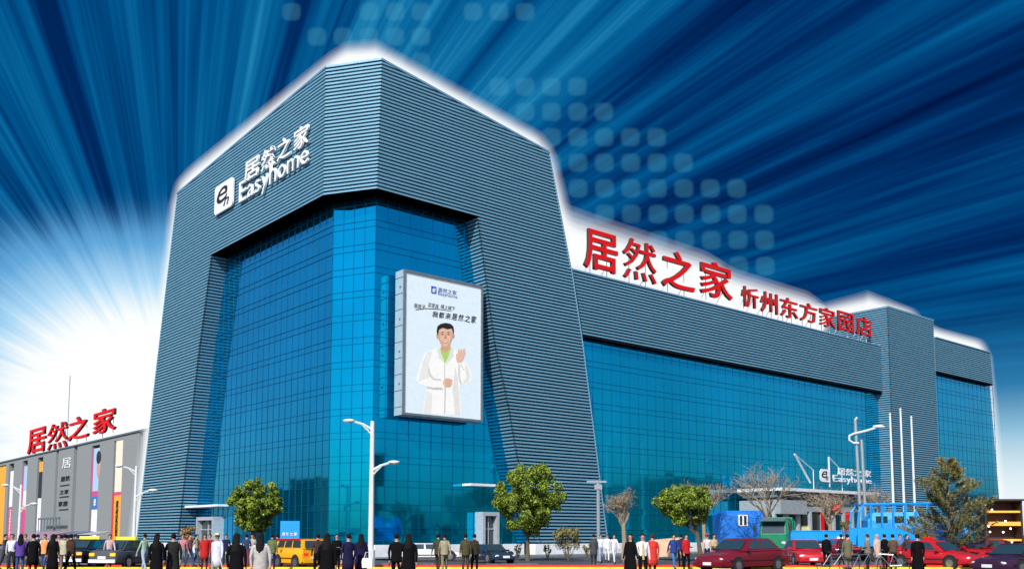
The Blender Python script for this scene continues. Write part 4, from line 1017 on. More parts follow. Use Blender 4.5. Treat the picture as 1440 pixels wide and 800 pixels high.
mb = MB(); mb.rings([[(-1.75, -.8, 1.1), (1.6, -.8, 1.1), (1.6, .8, 1.1), (-1.75, .8, 1.1)], [(-1.75, -.8, 2.55), (1.6, -.8, 2.7), (1.6, .8, 2.7), (-1.75, .8, 2.55)], [(-1.35, -.6, 3.05), (1.4, -.6, 3.1), (1.4, .6, 3.1), (-1.35, .6, 3.05)]]); ld = part('boxed_load', mb, mat('blue_sheet', (.03, .34, .75), .5, 0, .3, 2), t)
for x in (-.9, .2, 1.1): mb = MB(); mb.box((x, -.76, 2.62), (.7, .12, .42)); part('load_window', mb, m_carglass, ld)
truck_wheels(t, (3.4, -1.3), 1.0)
t = thing('trailer', 'long low bright blue trailer bed left of the barred truck', 'trailer', at(1153, 69), R(-3))
for sy in (-1, 1):
    mb = MB(); mb.box((0, sy, 1.62), (5.7, .06, .62)); 
    for k in range(5): mb.box((-2.8 + k * 1.4, sy * 1.04, 1.6), (.12, .08, .8))
    mb.box((0, sy * 1.03, 1.95), (5.8, .08, .08)); part('bed_side', mb, mat('trailer_blue', (.01, .13, .55), .4) if sy > 0 else m_tblue, t)
mb = MB(); mb.box((0, 0, 1.3), (5.7, 2, .1)); part('truck_bed', mb, m_tblue, t); truck_wheels(t, (-1.8, 1.9), .95, .42)

# blue tarp stall and hoarding, blurred-light box
m_tarp = mat('blue_tarp', (.01, .16, .62), .45, 0, .12, 2)
t = thing('tarp_stall', 'large blue tarpaulin stall behind the dark red sedan', 'stall', at(1044, 80)); zt = zat(718, 80)
mb = MB(); mb.rings([[(-2.1, -1.5, 0), (2.6, -1.5, 0), (2.6, 1.5, 0), (-2.1, 1.5, 0)], [(-2.1, -1.5, zt * .92), (2.2, -1.5, zt * .8), (2.2, 1.5, zt * .8), (-2.1, 1.5, zt * .92)], [(-1.9, -1.1, zt), (1.5, -1.1, zt), (1.5, 1.1, zt), (-1.9, 1.1, zt)]]); part('tarpaulin', mb, m_tarp, t)
mb = MB(); mb.box((-.25, -1.53, zt * .78), (.75, .08, .9)); w_ = part('window', mb, m_white, t)
for x in (-.42, -.08): mb = MB(); mb.box((x, -1.58, zt * .78), (.2, .03, .75)); part('pane', mb, m_carglass, w_)
Y = 63; b = at(407, Y); kk = Y / FPX; t = thing('hoarding', 'bright blue hoarding board with a row of small white writing', 'hoarding', b); zt = zat(732, Y); zb2 = zat(764, Y)
m_board = mat('board_blue', (.01, .30, .75), .4, 0, .05)
mb = MB(); mb.box((0, 0, (zt + zb2) / 2), (27 * kk, .12, zt - zb2)); bd = part('board', mb, m_board, t)
for x in (-.45, .45): mb = MB(); mb.tube([(x, .1, 0), (x, .1, zt)], .05, 6); part('post', mb, m_polegrey, t)
for i, chx in enumerate('居然之家'):
    me = place_glyph(chx, lambda s, o, z: Vector((s, -.075 - o, z)), -.5 + i * .26, -.30 + i * .26, zt - .95, zt - .75, .01, .02); me.materials.append(m_white); me.materials.append(m_white); part('lettering', me, None, bd)
t = thing('food_stall', 'low stall with a peach and white awning before the wing glass', 'stall', at(935, 66)); 
mb = MB(); mb.quad((-.9, -.8, 1.05), (1.1, -.8, 1.25), (1.1, .8, 1.5), (-.9, .8, 1.3)); mb.quad((-.9, -.8, .2), (1.1, -.8, .2), (1.1, -.8, 1.25), (-.9, -.8, 1.05)); part('awning', mb, mat('peach_cloth', (.78, .50, .32), .6, 0, .25, 1.5), t)
mb = MB()
for x in (-.9, 1.1):
    for y in (-.8, .8): mb.tube([(x, y, 0), (x, y, 1.3)], .03, 5)
part('stall_frame', mb, m_polegrey, t)
# box of glowing bars and dots, added for a patch of blurred lights
t = thing('bokeh_box', 'dark box with glowing orange bars, added for blurred lights at the right edge', 'bokeh_box', at(1411, 62)); zt = zat(704, 62)
m_glow_bar = mat('orange_glow_bar', (.95, .42, .06), .5, emit=.35); m_bokeh = mat('bokeh_glow', (1, .85, .9), .4, emit=3.0)
mb = MB(); mb.box((0, .7, zt / 2), (2.3, .1, zt)); mb.box((-1.15, .2, zt / 2), (.1, 1.1, zt)); mb.box((1.15, .2, zt / 2), (.1, 1.1, zt)); mb.box((0, .15, zt + .05), (2.5, 1.4, .12)); part('bokeh_box_shell', mb, mat('bokeh_box_dark', (.03, .02, .025), .6), t)
for z, h in ((.62, .25), (.82, .12), (.35, .12)): mb = MB(); mb.box((.1, .1, zt * z), (2.0, .7, h)); part('glow_bar', mb, m_glow_bar, t)
rnd = random.Random(9)
for i in range(9): mb = MB(); mb.ell((rnd.uniform(-1, 1), -.3, zt * rnd.uniform(.2, .95)), (.065, .065, .065), 8, 5); part('bokeh_dot', mb, m_bokeh, t, smooth=True)

# ------------------------------------------------------------------ people
def skin_body(j, bones, root=0):
    me = bpy.data.meshes.new('body'); me.from_pydata([p[0] for p in j], [], []) if False else me.from_pydata([p[0] for p in j], bones, [])
    o = bpy.data.objects.new('tmp', me); COL.objects.link(o)
    md = o.modifiers.new('s', 'SKIN'); sv = me.skin_vertices[0].data
    for i, p in enumerate(j): sv[i].radius = p[1] if isinstance(p[1], tuple) else (p[1], p[1]); sv[i].use_root = (i == root)
    md.use_smooth_shade = True
    sb = o.modifiers.new('b', 'SUBSURF'); sb.levels = sb.render_levels = 1
    dg = bpy.context.evaluated_depsgraph_get(); out = bpy.data.meshes.new_from_object(o.evaluated_get(dg)); bpy.data.objects.remove(o); return out
def person_meshes(pose):
    ls, rs_, la, ra, eb_l, eb_r, wf = pose   # leg swing L/R (m fwd), arm swing, elbow bend, width factor
    F = lambda y: -y
    J = []; G = []
    def a(p, r): J.append((Vector(p), r)); return len(J) - 1
    pel = a((0, 0, .93), (.135 * wf, .105)); sp = a((0, 0, 1.10), (.125 * wf, .095)); chs = a((0, .01, 1.28), (.155 * wf, .105)); nb = a((0, .01, 1.41), (.085, .07)); nk = a((0, 0, 1.47), .05)
    hd0 = a((0, -.01, 1.54), (.070, .080)); hd1 = a((0, -.012, 1.61), (.074, .088)); hd2 = a((0, -.005, 1.66), (.05, .06))
    B = [(pel, sp, 'top'), (sp, chs, 'top'), (chs, nb, 'top'), (nb, nk, 'skin'), (nk, hd0, 'skin'), (hd0, hd1, 'skin'), (hd1, hd2, 'skin')]
    hands = []
    for sx_, sw, eb in ((-1, la, eb_l), (1, ra, eb_r)):
        sh = a((sx_ * .165 * wf, .01, 1.37), .058); el = a((sx_ * .215 * wf, F(sw * .5) + .03, 1.11 + abs(sw) * .05), .046)
        if eb > 1.2: wr_p = (sx_ * .12, F(.16), 1.36); hd_p = (sx_ * .09, F(.14), 1.47)
        elif eb > .3: wr_p = (sx_ * .13, F(.27), 1.10); hd_p = (sx_ * .07, F(.33), 1.11)
        else: wr_p = (sx_ * .235, F(sw), .86 + abs(sw) * .1); hd_p = (sx_ * .235, F(sw * 1.12), .78 + abs(sw) * .1)
        wr = a(wr_p, .030); hn = a(hd_p, (.028, .036)); B += [(chs, sh, 'top'), (sh, el, 'top'), (el, wr, 'top'), (wr, hn, 'skin')]; hands.append((Vector(wr_p), Vector(hd_p), sx_))
    for sx_, sw in ((-1, ls), (1, rs_)):
        hp = a((sx_ * .085 * wf, 0, .86), .088); kn = a((sx_ * .10, F(sw * .55 + .03), .49), .062); an = a((sx_ * .10, F(sw) + .02, .10 + (.06 if sw < -.1 else 0)), .042); to = a((sx_ * .11, F(sw + .13), .035 + (.01 if sw < -.1 else 0)), (.045, .030))
        B += [(pel, hp, 'leg'), (hp, kn, 'leg'), (kn, an, 'leg'), (an, to, 'shoe')]
    me = skin_body(J, [(x, y) for x, y, _ in B])
    slot = dict(skin=0, top=1, leg=2, shoe=3)
    for p in me.polygons:
        c_ = p.center; best = (9, 1)
        for x, y, g_ in B:
            A_, B_ = J[x][0], J[y][0]; ab = B_ - A_; t_ = max(0, min(1, (c_ - A_).dot(ab) / ab.length_squared)); d = (c_ - A_ - ab * t_).length - .5 * (J[x][1][0] if isinstance(J[x][1], tuple) else J[x][1])
            if d < best[0]: best = (d, slot[g_])
        if c_.z < .12: best = (0, 3)
        if c_.z > 1.445 and abs(c_.x) < .1 and c_.y > -.12: best = (0, 0)
        p.material_index = best[1]
    ex = MB()
    ex.ell((0, -.092, 1.585), (.012, .018, .024), 6, 5, 0)
    for sx_ in (-1, 1): ex.ell((sx_ * .028, -.088, 1.607), (.012, .006, .007), 6, 4, 4); ex.ell((sx_ * .076, 0, 1.595), (.012, .02, .03), 6, 4, 0)
    ex.ell((0, -.086, 1.548), (.022, .006, .006), 6, 4, 4)
    for wv, hv, sx_ in hands:
        d = (hv - wv).normalized(); s_ = d.cross(Vector((0, 0, 1)) if abs(d.z) < .8 else Vector((1, 0, 0))).normalized()
        for q, (o_, L_) in enumerate(((-.027, .060), (-.009, .072), (.009, .068), (.027, .055))): ex.tube([hv + s_ * o_, hv + s_ * o_ + d * (.03 + L_ * .5), hv + s_ * o_ + d * (.03 + L_) + Vector((0, -.018, 0))], [.010, .0095, .007], 5, 0)
        ex.tube([wv.lerp(hv, .5) - s_ * .03, hv - s_ * .055 + d * .01, hv - s_ * .05 + d * .045], [.012, .010, .008], 5, 0)
    bm = bmesh.new(); bm.from_mesh(me); m2 = ex.mesh('x', [m_skin]); 
    for p in m2.polygons: pass
    bm2 = bmesh.new(); bm2.from_mesh(m2); 
    off = len(bm.verts); vs = [bm.verts.new(v.co) for v in bm2.verts]
    for f in bm2.faces:
        nf = bm.faces.new([vs[v.index] for v in f.verts]); nf.material_index = f.material_index; nf.smooth = True
    bm.to_mesh(me); bm.free(); bm2.free()
    for k in range(5): me.materials.append(m_skin if k in (0, ) else m_black)
    return me
POSES = dict(stand=(.02, -.02, .03, -.03, 0, 0, 1), walk=(.24, -.24, -.20, .20, 0, 0, 1), walk2=(-.20, .22, .18, -.18, 0, 0, 1), hold=(.03, 0, 0, 0, .6, .6, 1),
             phone=(.1, -.08, .05, 0, 0, 2, 1), hold1=(-.05, .06, .1, 0, 0, .6, 1), broad=(.03, -.03, .04, .02, 0, 0, 1.14), slim=(.06, -.06, .05, -.02, 0, 0, .9))
PM = {k: person_meshes(v) for k, v in POSES.items()}
def hair_mesh(kind):
    mb = MB()
    if kind == 'bald': return None
    n, k = 12, 8; i0 = len(mb.v)
    mb.ell((0, .012, 1.612), (.088, .100, .098), n, k)
    for v_ in mb.v:
        if v_.y < -.03 and v_.z < 1.645: v_.y = -.03
        if v_.z < 1.545: v_.z = 1.545; v_.x *= .8; v_.y = .012 + (v_.y - .012) * .8
    if kind == 'long':
        rs_ = []
        for z, w_, dp, yo in ((1.64, .085, .07, .03), (1.52, .10, .06, .05), (1.40, .115, .055, .075), (1.28, .10, .045, .10), (1.20, .05, .02, .11)):
            rs_.append([(w_ * math.cos(2 * math.pi * q / 10), yo + dp * math.sin(2 * math.pi * q / 10), z) for q in range(10)])
        mb.rings(rs_)
    return mb.mesh('hair', m_black, True)
def coat_mesh(kind):
    zb_ = dict(coat=.52, robe=.12, jacket=.80, dress=.45)[kind]; fl = dict(coat=.20, robe=.27, jacket=.175, dress=.21)[kind]; mb = MB(); rs_ = []
    for z, w_, d_ in ((1.43, .075, .07), (1.39, .17, .105), (1.25, .19, .135), (1.05, .175, .125), (.90, .185, .145), ((.90 + zb_) / 2, lerp(.185, fl, .5), .155), (zb_, fl, .175 if kind != 'robe' else .23)):
        if z < zb_ - .001: continue
        rs_.append([(w_ * math.cos(2 * math.pi * q / 14) * (1 + .03 * math.sin(q * 3)), d_ * math.sin(2 * math.pi * q / 14), z) for q in range(14)])
    mb.rings(rs_); return mb.mesh(kind, m_black, True)
HM = {k: hair_mesh(k) for k in ('short', 'long')}; CM = {k: coat_mesh(k) for k in ('coat', 'robe', 'jacket', 'dress')}
def hat_mesh():
    mb = MB(); mb.ell((0, 0, 1.68), (.10, .11, .06), 12, 6); mb.rings([[(.17 * math.cos(q), .17 * math.sin(q) - .02, z) for q in [2 * math.pi * w_ / 14 for w_ in range(14)]] for z in (1.655, 1.668)]); return mb.mesh('hat', m_black, True)
HAT = hat_mesh()
CC = {}
def cloth(c_):
    if c_ not in CC: CC[c_] = mat('cloth_%02d' % len(CC), c_, .9, 0, .18, 9, spec=.12)
    return CC[c_]
HB, HG, HBR = (.012, .01, .01), (.45, .44, .42), (.06, .03, .015)
def setm(o, i, m_): o.material_slots[i].link = 'OBJECT'; o.material_slots[i].material = m_
def person(px, Y, face, pose, top, legs, label, hair='short', hc=HB, over=None, oc=None, hat=None, shoe=(.02, .02, .02), sc=1.0, grp='pedestrians'):
    t = thing('person', label, 'person', at(px, Y), R(face), grp)
    s_ = sc * 1.0; t.scale = (s_, s_, s_)
    b = bpy.data.objects.new('body', PM[pose]); COL.objects.link(b); b.parent = t
    setm(b, 0, m_skin); setm(b, 1, cloth(top)); setm(b, 2, cloth(legs)); setm(b, 3, cloth(shoe)); setm(b, 4, m_black)
    if hair in HM: h = bpy.data.objects.new('hair', HM[hair]); COL.objects.link(h); h.parent = t; setm(h, 0, cloth(hc))
    if over: c_ = bpy.data.objects.new(over, CM[over]); COL.objects.link(c_); c_.parent = t; setm(c_, 0, cloth(oc or top))
    if hat: c_ = bpy.data.objects.new('hat', HAT); COL.objects.link(c_); c_.parent = t; setm(c_, 0, cloth(hat))
    return t
K = (.004, .004, .005); DK = (.03, .03, .04); WH = (.72, .72, .74); JE = (.04, .09, .20); NV = (.015, .02, .07); OL = (.12, .12, .05); BG = (.45, .38, .24); GY = (.16, .16, .16); RD = (.45, .02, .02); PK = (.50, .22, .25)
G1 = 'crowd before the grey building'
person(15, 42, 20, 'walk', (.65, .68, .70), DK, 'person in a loose white jacket and dark trousers at the far left', grp=G1)
person(27, 39, 200, 'hold', (.10, .05, .28), JE, 'person in a purple jacket and jeans seen from behind', over='jacket', hair='long', grp=G1)
person(34, 50, 10, 'stand', GY, DK, 'person in grey behind the purple jacket', grp=G1)
person(45, 37, 190, 'broad', K, (.30, .02, .03), 'broad person in a long black coat over dark red trousers', over='coat', grp=G1)
person(52, 54, 150, 'stand', NV, DK, 'person in a navy top farther back in the left crowd', grp=G1)
person(61, 44, 0, 'walk2', WH, JE, 'person in a white top with orange vest and jeans', over='jacket', oc=(.75, .30, .12), grp=G1)
person(73, 39, 180, 'stand', K, K, 'long-haired person in an ankle-length black robe, left crowd', over='robe', hair='long', grp=G1)
person(81, 47, 10, 'hold', PK, RD, 'person in a pink top carrying something, left crowd', grp=G1)
person(89, 42, 185, 'stand', (.42, .40, .28), GY, 'person in a beige shirt and grey trousers seen from behind', over='jacket', grp=G1)
person(98, 40, 170, 'walk', (.03, .025, .02), K, 'person in black with a brown-trimmed jacket beside the beige shirt', over='jacket', oc=(.06, .03, .02), grp=G1)
person(105, 52, 120, 'walk2', DK, K, 'small dark figure walking right of the left crowd', grp=G1)
person(153, 48, 30, 'walk', (.55, .40, .42), JE, 'person in a faded pink top between the two left taxis', grp=G1)
person(202, 43, 240, 'walk', (.32, .45, .36), (.35, .42, .55), 'person in a pale green shirt and light blue trousers by the white taxi', grp=G1)
person(6, 46, 90, 'walk2', (.05, .05, .09), DK, 'dark-clothed person at the very left edge', grp=G1)
person(219, 31, 170, 'broad', K, K, 'long-haired black-robed figure nearest the left slatted leg', over='robe', hair='long')
person(242, 31.5, 190, 'broad', (.02, .02, .02), K, 'second black-robed figure, right beside the one at the slatted leg', over='robe', hair='short')
person(256, 50, 20, 'walk', PK, (.25, .30, .35), 'person in a pale pink top below the autumn sapling')
person(266, 49, 60, 'walk2', (.22, .08, .10), JE, 'person in a maroon top and jeans right of the sapling')
person(276, 51, 80, 'walk', (.38, .30, .22), (.05, .08, .10), 'person in a tan top striding right of the sapling')
person(287, 46, 10, 'stand', RD, (.10, .02, .02), 'person in a red coat left of the white-shirted elder', over='coat')
person(294, 48, 0, 'slim', (.34, .02, .03), DK, 'second red-clothed person, half behind the white-shirted elder', over='jacket')
person(304, 35, 0, 'walk', (.60, .62, .72), (.30, .28, .28), 'elderly grey-haired person in a long pale shirt with a straw cap', hair='short', hc=HG, over='coat', oc=(.60, .62, .72), hat=(.60, .52, .28))
person(317, 52, 20, 'stand', NV, DK, 'person in navy standing just right of the elder')
person(331, 24.5, 170, 'broad', K, K, 'large black-robed long-haired figure under the left leafy tree', over='robe', hair='long')
person(346, 50, 200, 'hold', (.03, .05, .12), (.22, .05, .08), 'person in a navy top and maroon trousers between the big figures')
person(354, 52, 0, 'stand', (.40, .36, .34), JE, 'person in a light grey top between the big figures')
person(365, 24.5, 180, 'broad', (.50, .47, .44), (.45, .43, .42), 'large figure with long black hair over a pale grey coat', over='coat', hair='long', oc=(.42, .40, .38))
person(382, 45, 175, 'stand', (.12, .15, .06), NV, 'person in an olive green jacket and navy trousers seen from behind', over='jacket')
person(389, 50, 200, 'slim', (.03, .04, .07), NV, 'thin dark figure left of the blue hoarding')
person(446, 38, 200, 'stand', (.05, .03, .03), K, 'dark-clothed person beside the yellow minibus')
person(459, 26, 175, 'broad', K, K, 'large black-robed figure hiding the minibus tail', over='robe', hair='long')
person(473, 43, 10, 'hold', K, K, 'small black-clothed person with folded hands, left of the tall lamp', over='jacket')
person(489, 32, 215, 'broad', (.012, .012, .045), (.015, .015, .05), 'short-haired person in a navy suit left of the tall lamp', over='coat', oc=(.012, .012, .045))
person(507, 33, 190, 'hold1', (.012, .01, .05), NV, 'long-haired person in a navy dress holding a white bag by the tall lamp', over='dress', hair='long')
person(557, 31, 170, 'broad', K, K, 'short-haired person in black right of the tall lamp', over='jacket')
person(574, 29, 185, 'broad', K, K, 'long-haired person in a black robe beside a short-haired one in black', over='robe', hair='long')
person(616, 43, 165, 'walk2', (.05, .05, .03), (.05, .045, .03), 'person in dark olive walking beside a beige jacket', over='jacket')
person(625, 42, 190, 'walk', (.30, .27, .18), (.20, .18, .12), 'person in a beige jacket walking away in the centre', over='jacket')
person(654.5, 41, 185, 'stand', (.07, .06, .03), (.06, .05, .03), 'person in dark brown, left of a pair near the tower door', over='jacket')
person(667, 41.5, 170, 'slim', (.035, .03, .02), K, 'thin person in near-black, right of a pair near the tower door', over='jacket')
person(835, 53, 185, 'stand', (.06, .06, .07), DK, 'dark figure at the foot of the thin grey pole', over='coat')
person(845, 57, 10, 'walk', (.60, .62, .66), (.30, .35, .50), 'pale-clothed walker with blue-grey trousers, leftmost of three')
person(854, 60, 350, 'walk2', (.72, .72, .74), (.70, .72, .75), 'walker all in white, middle of three')
person(864, 56, 20, 'walk', (.66, .67, .70), (.62, .64, .70), 'white-clothed walker, rightmost of three by the bare tree')
person(887, 33, 340, 'slim', K, (.05, .03, .02), 'long-haired person in a long black coat left of the man with a tie', over='robe', hair='long')
pt = person(904.5, 33, 0, 'stand', (.70, .72, .78), K, 'person in a white shirt, yellow tie and black trousers')
mb = MB(); mb.rings([[(-.02, -.118, 1.40), (.02, -.118, 1.40), (.02, -.112, 1.40), (-.02, -.112, 1.40)], [(-.04, -.128, 1.05), (.04, -.128, 1.05), (.04, -.120, 1.05), (-.04, -.120, 1.05)], [(-.03, -.135, .82), (.03, -.135, .82), (.03, -.127, .82), (-.03, -.127, .82)]]); part('tie', mb, cloth((.45, .36, .14)), pt)
person(918, 37, 190, 'broad', (.60, .04, .03), (.12, .04, .03), 'person in a bright red coat behind the white shirt', over='coat', hc=HBR)
person(948, 47, 20, 'walk', (.02, .05, .22), (.05, .18, .45), 'person in a blue jacket and bright jeans under the flat-topped tree', over='jacket')
person(958, 50, 190, 'stand', (.03, .03, .08), K, 'dark-clothed person between the blue jacket and the red jacket')
person(965.5, 45, 30, 'hold1', (.45, .015, .02), K, 'person in a red jacket and black trousers under the flat-topped tree', over='jacket')
person(995, 52, 340, 'stand', (.55, .50, .52), NV, 'person with a red cap right of the leaning trunk', hat=(.55, .03, .02))
person(1005, 50, 20, 'hold', (.42, .34, .20), (.25, .2, .14), 'person in a camel jacket next to the red cap', over='jacket')
G2 = 'people among the red cars'
person(1163, 47, 180, 'stand', K, K, 'black-clothed person right of the bright red sedan', over='jacket', grp=G2)
person(1184, 53, 160, 'walk', DK, K, 'dark-clothed person left of the olive coat', grp=G2)
person(1193, 46, 185, 'broad', (.14, .13, .08), GY, 'person in a broad olive-grey coat seen from behind', over='coat', grp=G2)
person(1221, 45, 230, 'hold', (.20, .18, .14), K, 'person in a grey-brown jacket leaning over the left bicycle', over='jacket', hc=HBR, grp=G2)
person(1235, 48, 20, 'hold1', (.50, .36, .32), GY, 'person in a pale salmon scarf and coat among the cyclists', over='coat', hair='long', hc=(.45, .30, .28), grp=G2)
person(1245, 46, 200, 'stand', K, K, 'black-clothed person between the two bicycles', over='jacket', grp=G2)
person(1257, 45, 170, 'hold', (.10, .06, .04), K, 'person in a dark brown jacket behind the right bicycle', over='jacket', grp=G2)
person(1267, 52, 0, 'stand', (.10, .18, .35), NV, 'person in a blue top behind the right bicycle', grp=G2)
person(1277, 49, 40, 'walk', (.05, .04, .04), K, 'dark walker left of the red taxi windshield', grp=G2)
person(1292, 36, 185, 'broad', K, K, 'broad black-coated figure in front of the red taxi', over='robe', grp=G2)
b = at(511, 32.6); mb = MB(); mb.rings([[(x * w_, y * .07, z) for x, y in ((-1, -1), (1, -1), (1, 1), (-1, 1))] for z, w_ in ((.42, .16), (.62, .18), (.74, .15))]); mb.tube([(-.1, 0, .74), (-.06, 0, .93), (.06, 0, .93), (.1, 0, .74)], .012, 5)
solo('carrier_bag', mb, m_white, 'white carrier bag held by the person in a navy dress', 'bag').location = b + Vector((.15, -.2, .15))
b = at(309, 34.6); mb = MB(); mb.tube([(0, 0, .8), (.22, -.1, 0)], .014, 6); mb.tube([(0, 0, .8), (-.05, 0, .88), (-.1, 0, .82)], .014, 6)
solo('walking_stick', mb, m_pole, 'pale walking stick held by the elder in the straw cap', 'walking stick').location = b
def bicycle(px, Y, rz, label):
    t = thing('bicycle', label, 'bicycle', at(px, Y), R(rz), 'bicycles among the red cars')
    for x in (-.53, .53):
        mb = MB(); n = 22; mb.tube([(x + .33 * math.cos(2 * math.pi * q / n), 0, .34 + .33 * math.sin(2 * math.pi * q / n)) for q in range(n + 1)], .017, 6); wh = part('wheel', mb, m_tyre, t)
        mb = MB(); 
        for q in range(8): mb.tube([(x, 0, .34), (x + .32 * math.cos(q * math.pi / 4), 0, .34 + .32 * math.sin(q * math.pi / 4))], .004, 4)
        part('spokes', mb, m_chrome, wh)
    mb = MB(); P_ = dict(r=(-.53, 0, .34), b=(-.05, 0, .32), s=(-.2, 0, .80), h=(.36, 0, .82), f=(.53, 0, .34))
    for a_, c_ in (('r', 'b'), ('r', 's'), ('b', 's'), ('b', 'h'), ('s', 'h'), ('h', 'f')): mb.tube([P_[a_], P_[c_]], .018, 6)
    part('frame', mb, m_chrome, t)
    mb = MB(); mb.tube([(.36, 0, .8), (.33, 0, 1.0)], .014, 6); mb.tube([(.2, -.28, 1.0), (.34, -.2, 1.02), (.34, .2, 1.02), (.2, .28, 1.0)], .013, 6); part('handlebar', mb, m_chrome, t)
    mb = MB(); mb.ell((-.22, 0, .90), (.14, .07, .035)); mb.tube([(-.2, 0, .8), (-.22, 0, .9)], .014, 6); part('saddle', mb, m_black, t, smooth=True)
bicycle(1174, 43, 10, 'bicycle in front of the black-clothed person, leftmost of three')
bicycle(1214, 42.5, 25, 'bicycle held by the person in a grey-brown jacket')
bicycle(1250, 42.5, 160, 'bicycle with bright handlebar, rightmost of three')

# ------------------------------------------------------------------ the other side of the street, seen only as reflections in the glass
m_bt = mat('far_render', (.05, .065, .05), .8, 0, .3, .3); m_bt2 = mat('far_render_dark', (.03, .042, .035), .8, 0, .3, .3); m_win = mat('far_window', (.02, .04, .05), .2)
for i, (x, y, w_, d_, h_) in enumerate(((-5, -62, 34, 18, 24), (40, -50, 26, 16, 11), (75, -55, 30, 16, 8), (-56, -60, 46, 18, 31), (-95, -20, 30, 22, 9), (112, -30, 24, 18, 12), (-125, 30, 20, 30, 10), (20, -85, 14, 14, 19), (112, 22, 30, 18, 17), (128, 58, 34, 16, 11), (165, 96, 40, 20, 14), (190, 150, 40, 20, 12), (-112, 84, 34, 20, 15), (-140, 112, 30, 20, 11), (-118, 52, 22, 16, 19), (96, -8, 16, 14, 22))):
    t = thing('street_building', ['tall', 'plain', 'low', 'wide', 'small', 'square', 'long', 'narrow', 'broad', 'stretched', 'remote', 'farthest', 'nearer', 'squat', 'blocky', 'slim'][i] + ' dark building across the street behind the viewer', 'building', (x, y, 0), R(-x * .25))
    mb = MB(); mb.box((0, 0, h_ / 2), (w_, d_, h_)); mb.box((w_ * .2, 0, h_ + 1), (w_ * .3, d_ * .5, 2)); part('wall', mb, m_bt if i % 2 else m_bt2, t)
    mb = MB()
    for fl_ in range(int(h_ / 3.2)):
        for k in range(int(w_ / 3.4)): mb.box((-w_ / 2 + 2 + k * 3.4, d_ / 2 + .02, 1.9 + fl_ * 3.2), (1.8, .06, 1.6))
    part('windows', mb, m_win, t)

# ------------------------------------------------------------------ white halo behind the rooflines, added as self-lit volume tubes
def halo_layer(path, frac, sigma, depth):
    rings = []
    for i, (p, n, r_) in enumerate(path):
        a = path[max(i - 1, 0)][0]; b = path[min(i + 1, len(path) - 1)][0]
        d1 = (p - a).normalized() if i > 0 else (b - p).normalized(); d2 = (b - p).normalized() if i < len(path) - 1 else d1
        tn = (d1 + d2).normalized(); side = n.cross(tn).normalized(); k = 1 / max(.55, math.sqrt((1 + d1.dot(d2)) / 2))
        rings.append([p + side * (math.cos(2 * math.pi * q / 20) * r_ * frac * k) + n * (math.sin(2 * math.pi * q / 20) * depth * frac) for q in range(20)])
    mb = MB(); mb.rings(rings)
    m = bpy.data.materials.new('halo_glow'); m.use_nodes = True; t = m.node_tree; t.nodes.clear()
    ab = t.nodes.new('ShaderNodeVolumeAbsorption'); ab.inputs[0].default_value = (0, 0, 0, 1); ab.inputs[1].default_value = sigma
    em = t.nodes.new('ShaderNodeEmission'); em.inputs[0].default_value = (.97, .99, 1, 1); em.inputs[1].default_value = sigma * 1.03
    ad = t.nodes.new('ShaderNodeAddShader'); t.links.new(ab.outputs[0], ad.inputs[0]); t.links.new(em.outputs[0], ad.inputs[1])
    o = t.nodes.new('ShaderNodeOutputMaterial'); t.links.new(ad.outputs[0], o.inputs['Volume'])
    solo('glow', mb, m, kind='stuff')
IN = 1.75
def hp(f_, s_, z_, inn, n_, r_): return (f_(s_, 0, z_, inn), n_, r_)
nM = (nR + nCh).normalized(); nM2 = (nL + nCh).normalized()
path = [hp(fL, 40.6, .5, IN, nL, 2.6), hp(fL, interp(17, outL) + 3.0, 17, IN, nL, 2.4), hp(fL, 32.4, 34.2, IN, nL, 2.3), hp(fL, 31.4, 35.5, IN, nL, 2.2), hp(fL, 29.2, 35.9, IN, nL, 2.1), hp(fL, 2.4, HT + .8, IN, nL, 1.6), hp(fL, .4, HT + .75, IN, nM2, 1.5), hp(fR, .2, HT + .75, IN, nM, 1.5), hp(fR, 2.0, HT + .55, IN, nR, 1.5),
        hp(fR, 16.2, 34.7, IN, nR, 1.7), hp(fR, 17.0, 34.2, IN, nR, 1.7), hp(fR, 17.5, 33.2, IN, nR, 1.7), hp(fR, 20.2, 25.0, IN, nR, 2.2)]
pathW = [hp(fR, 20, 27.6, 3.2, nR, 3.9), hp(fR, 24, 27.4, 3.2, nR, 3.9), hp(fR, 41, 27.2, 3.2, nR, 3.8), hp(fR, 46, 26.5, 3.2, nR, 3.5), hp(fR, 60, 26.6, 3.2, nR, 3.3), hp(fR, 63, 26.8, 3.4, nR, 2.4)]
eI = WI + 2.4
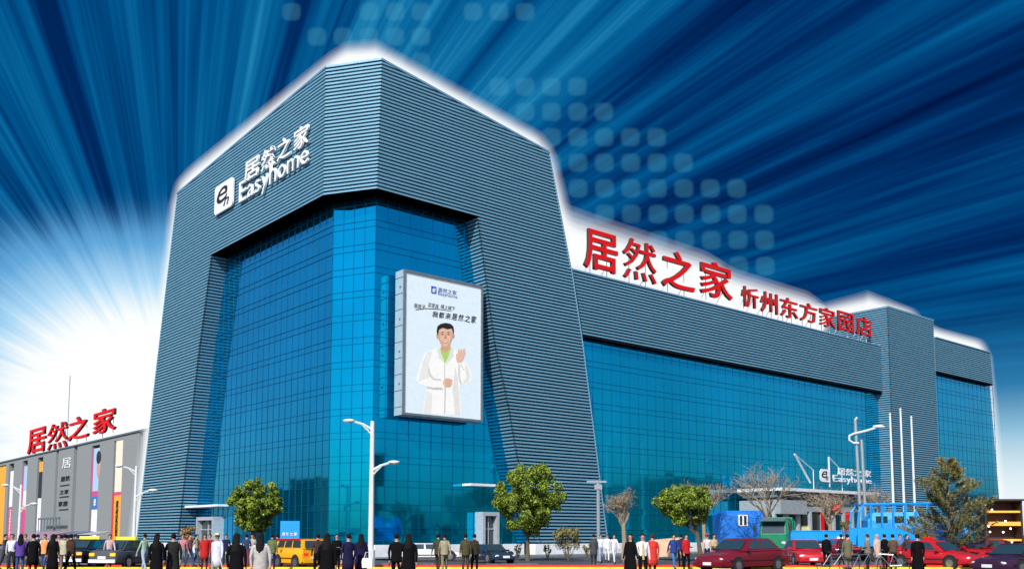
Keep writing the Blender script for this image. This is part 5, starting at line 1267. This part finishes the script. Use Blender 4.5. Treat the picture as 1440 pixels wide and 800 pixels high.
pathE = [hp(fR, sA + 1.6, ZCT - .4, 17.5, -dR, 2.0), hp(fR, sA + 1.6, ZCT + .3, 15, -dR, 2.0), hp(fR, sA + 1.7, ZCT + .3, 3.4, (nR - dR).normalized(), 2.0), hp(fR, sB - .5, ZCT + .2, eI, nR, 2.2), hp(fR, sB + 1.5, ZCT - 1.0, eI, nR, 2.2), hp(fR, 92, ZFT + .2, eI, nR, 2.3), hp(fR, SF1 + .2, ZFT + .2, eI, nR, 2.5), hp(fR, SF1 + 1.2, ZFT - .8, eI, nR, 2.7), hp(fR, s1b + 1.2, 20, eI, nR, 3.8), hp(fR, g0 + 1.0, .5, eI, nR, 4.2)]
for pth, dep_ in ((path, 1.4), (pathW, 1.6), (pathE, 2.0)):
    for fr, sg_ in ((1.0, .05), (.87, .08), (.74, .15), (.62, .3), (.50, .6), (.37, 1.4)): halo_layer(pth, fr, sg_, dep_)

for i, (px, Yy, col, lab) in enumerate(((66, 60, (.32, .22, .28), 'dull pink market awning behind the left crowd'), (92, 62, (.14, .17, .28), 'blue-grey market awning in the middle of three'), (120, 64, (.40, .38, .40), 'light grey market awning behind the dark left taxi'))):
    t = thing('market_stall', lab, 'stall', at(px, Yy), R(-25), 'market stalls before the grey building')
    mb = MB(); mb.rings([[(-1.3, -.9, 1.62), (1.3, -.9, 1.62), (1.3, .9, 1.86), (-1.3, .9, 1.86)], [(-1.3, -.9, 1.66), (1.3, -.9, 1.66), (1.3, .9, 1.90), (-1.3, .9, 1.90)]]); mb.box((0, -.9, 1.56), (2.6, .02, .22)); part('awning', mb, cloth(col), t)
    for x in (-1.25, 1.25):
        for y in (-.85, .85): mb = MB(); mb.tube([(x, y, 0), (x, y, 1.65)], .03, 5); part('leg', mb, m_polegrey, t)
    mb = MB(); mb.box((0, 0, .8), (2.4, 1.2, .08)); mb.box((0, -.6, .45), (2.4, .03, .62)); part('counter', mb, cloth((.25, .10, .15)), t)
    for k in range(4):
        mb = MB(); mb.rings([[(x * w_ - .9 + k * .6, y * w_ * .8, z) for x, y in ((-1, -1), (1, -1), (1, 1), (-1, 1))] for z, w_ in ((.85, .16), (1.05, .22), (1.12, .12))]); part('goods', mb, cloth(((.5, .1, .05), (.6, .5, .1), (.1, .2, .4), (.5, .5, .5))[k]), t)
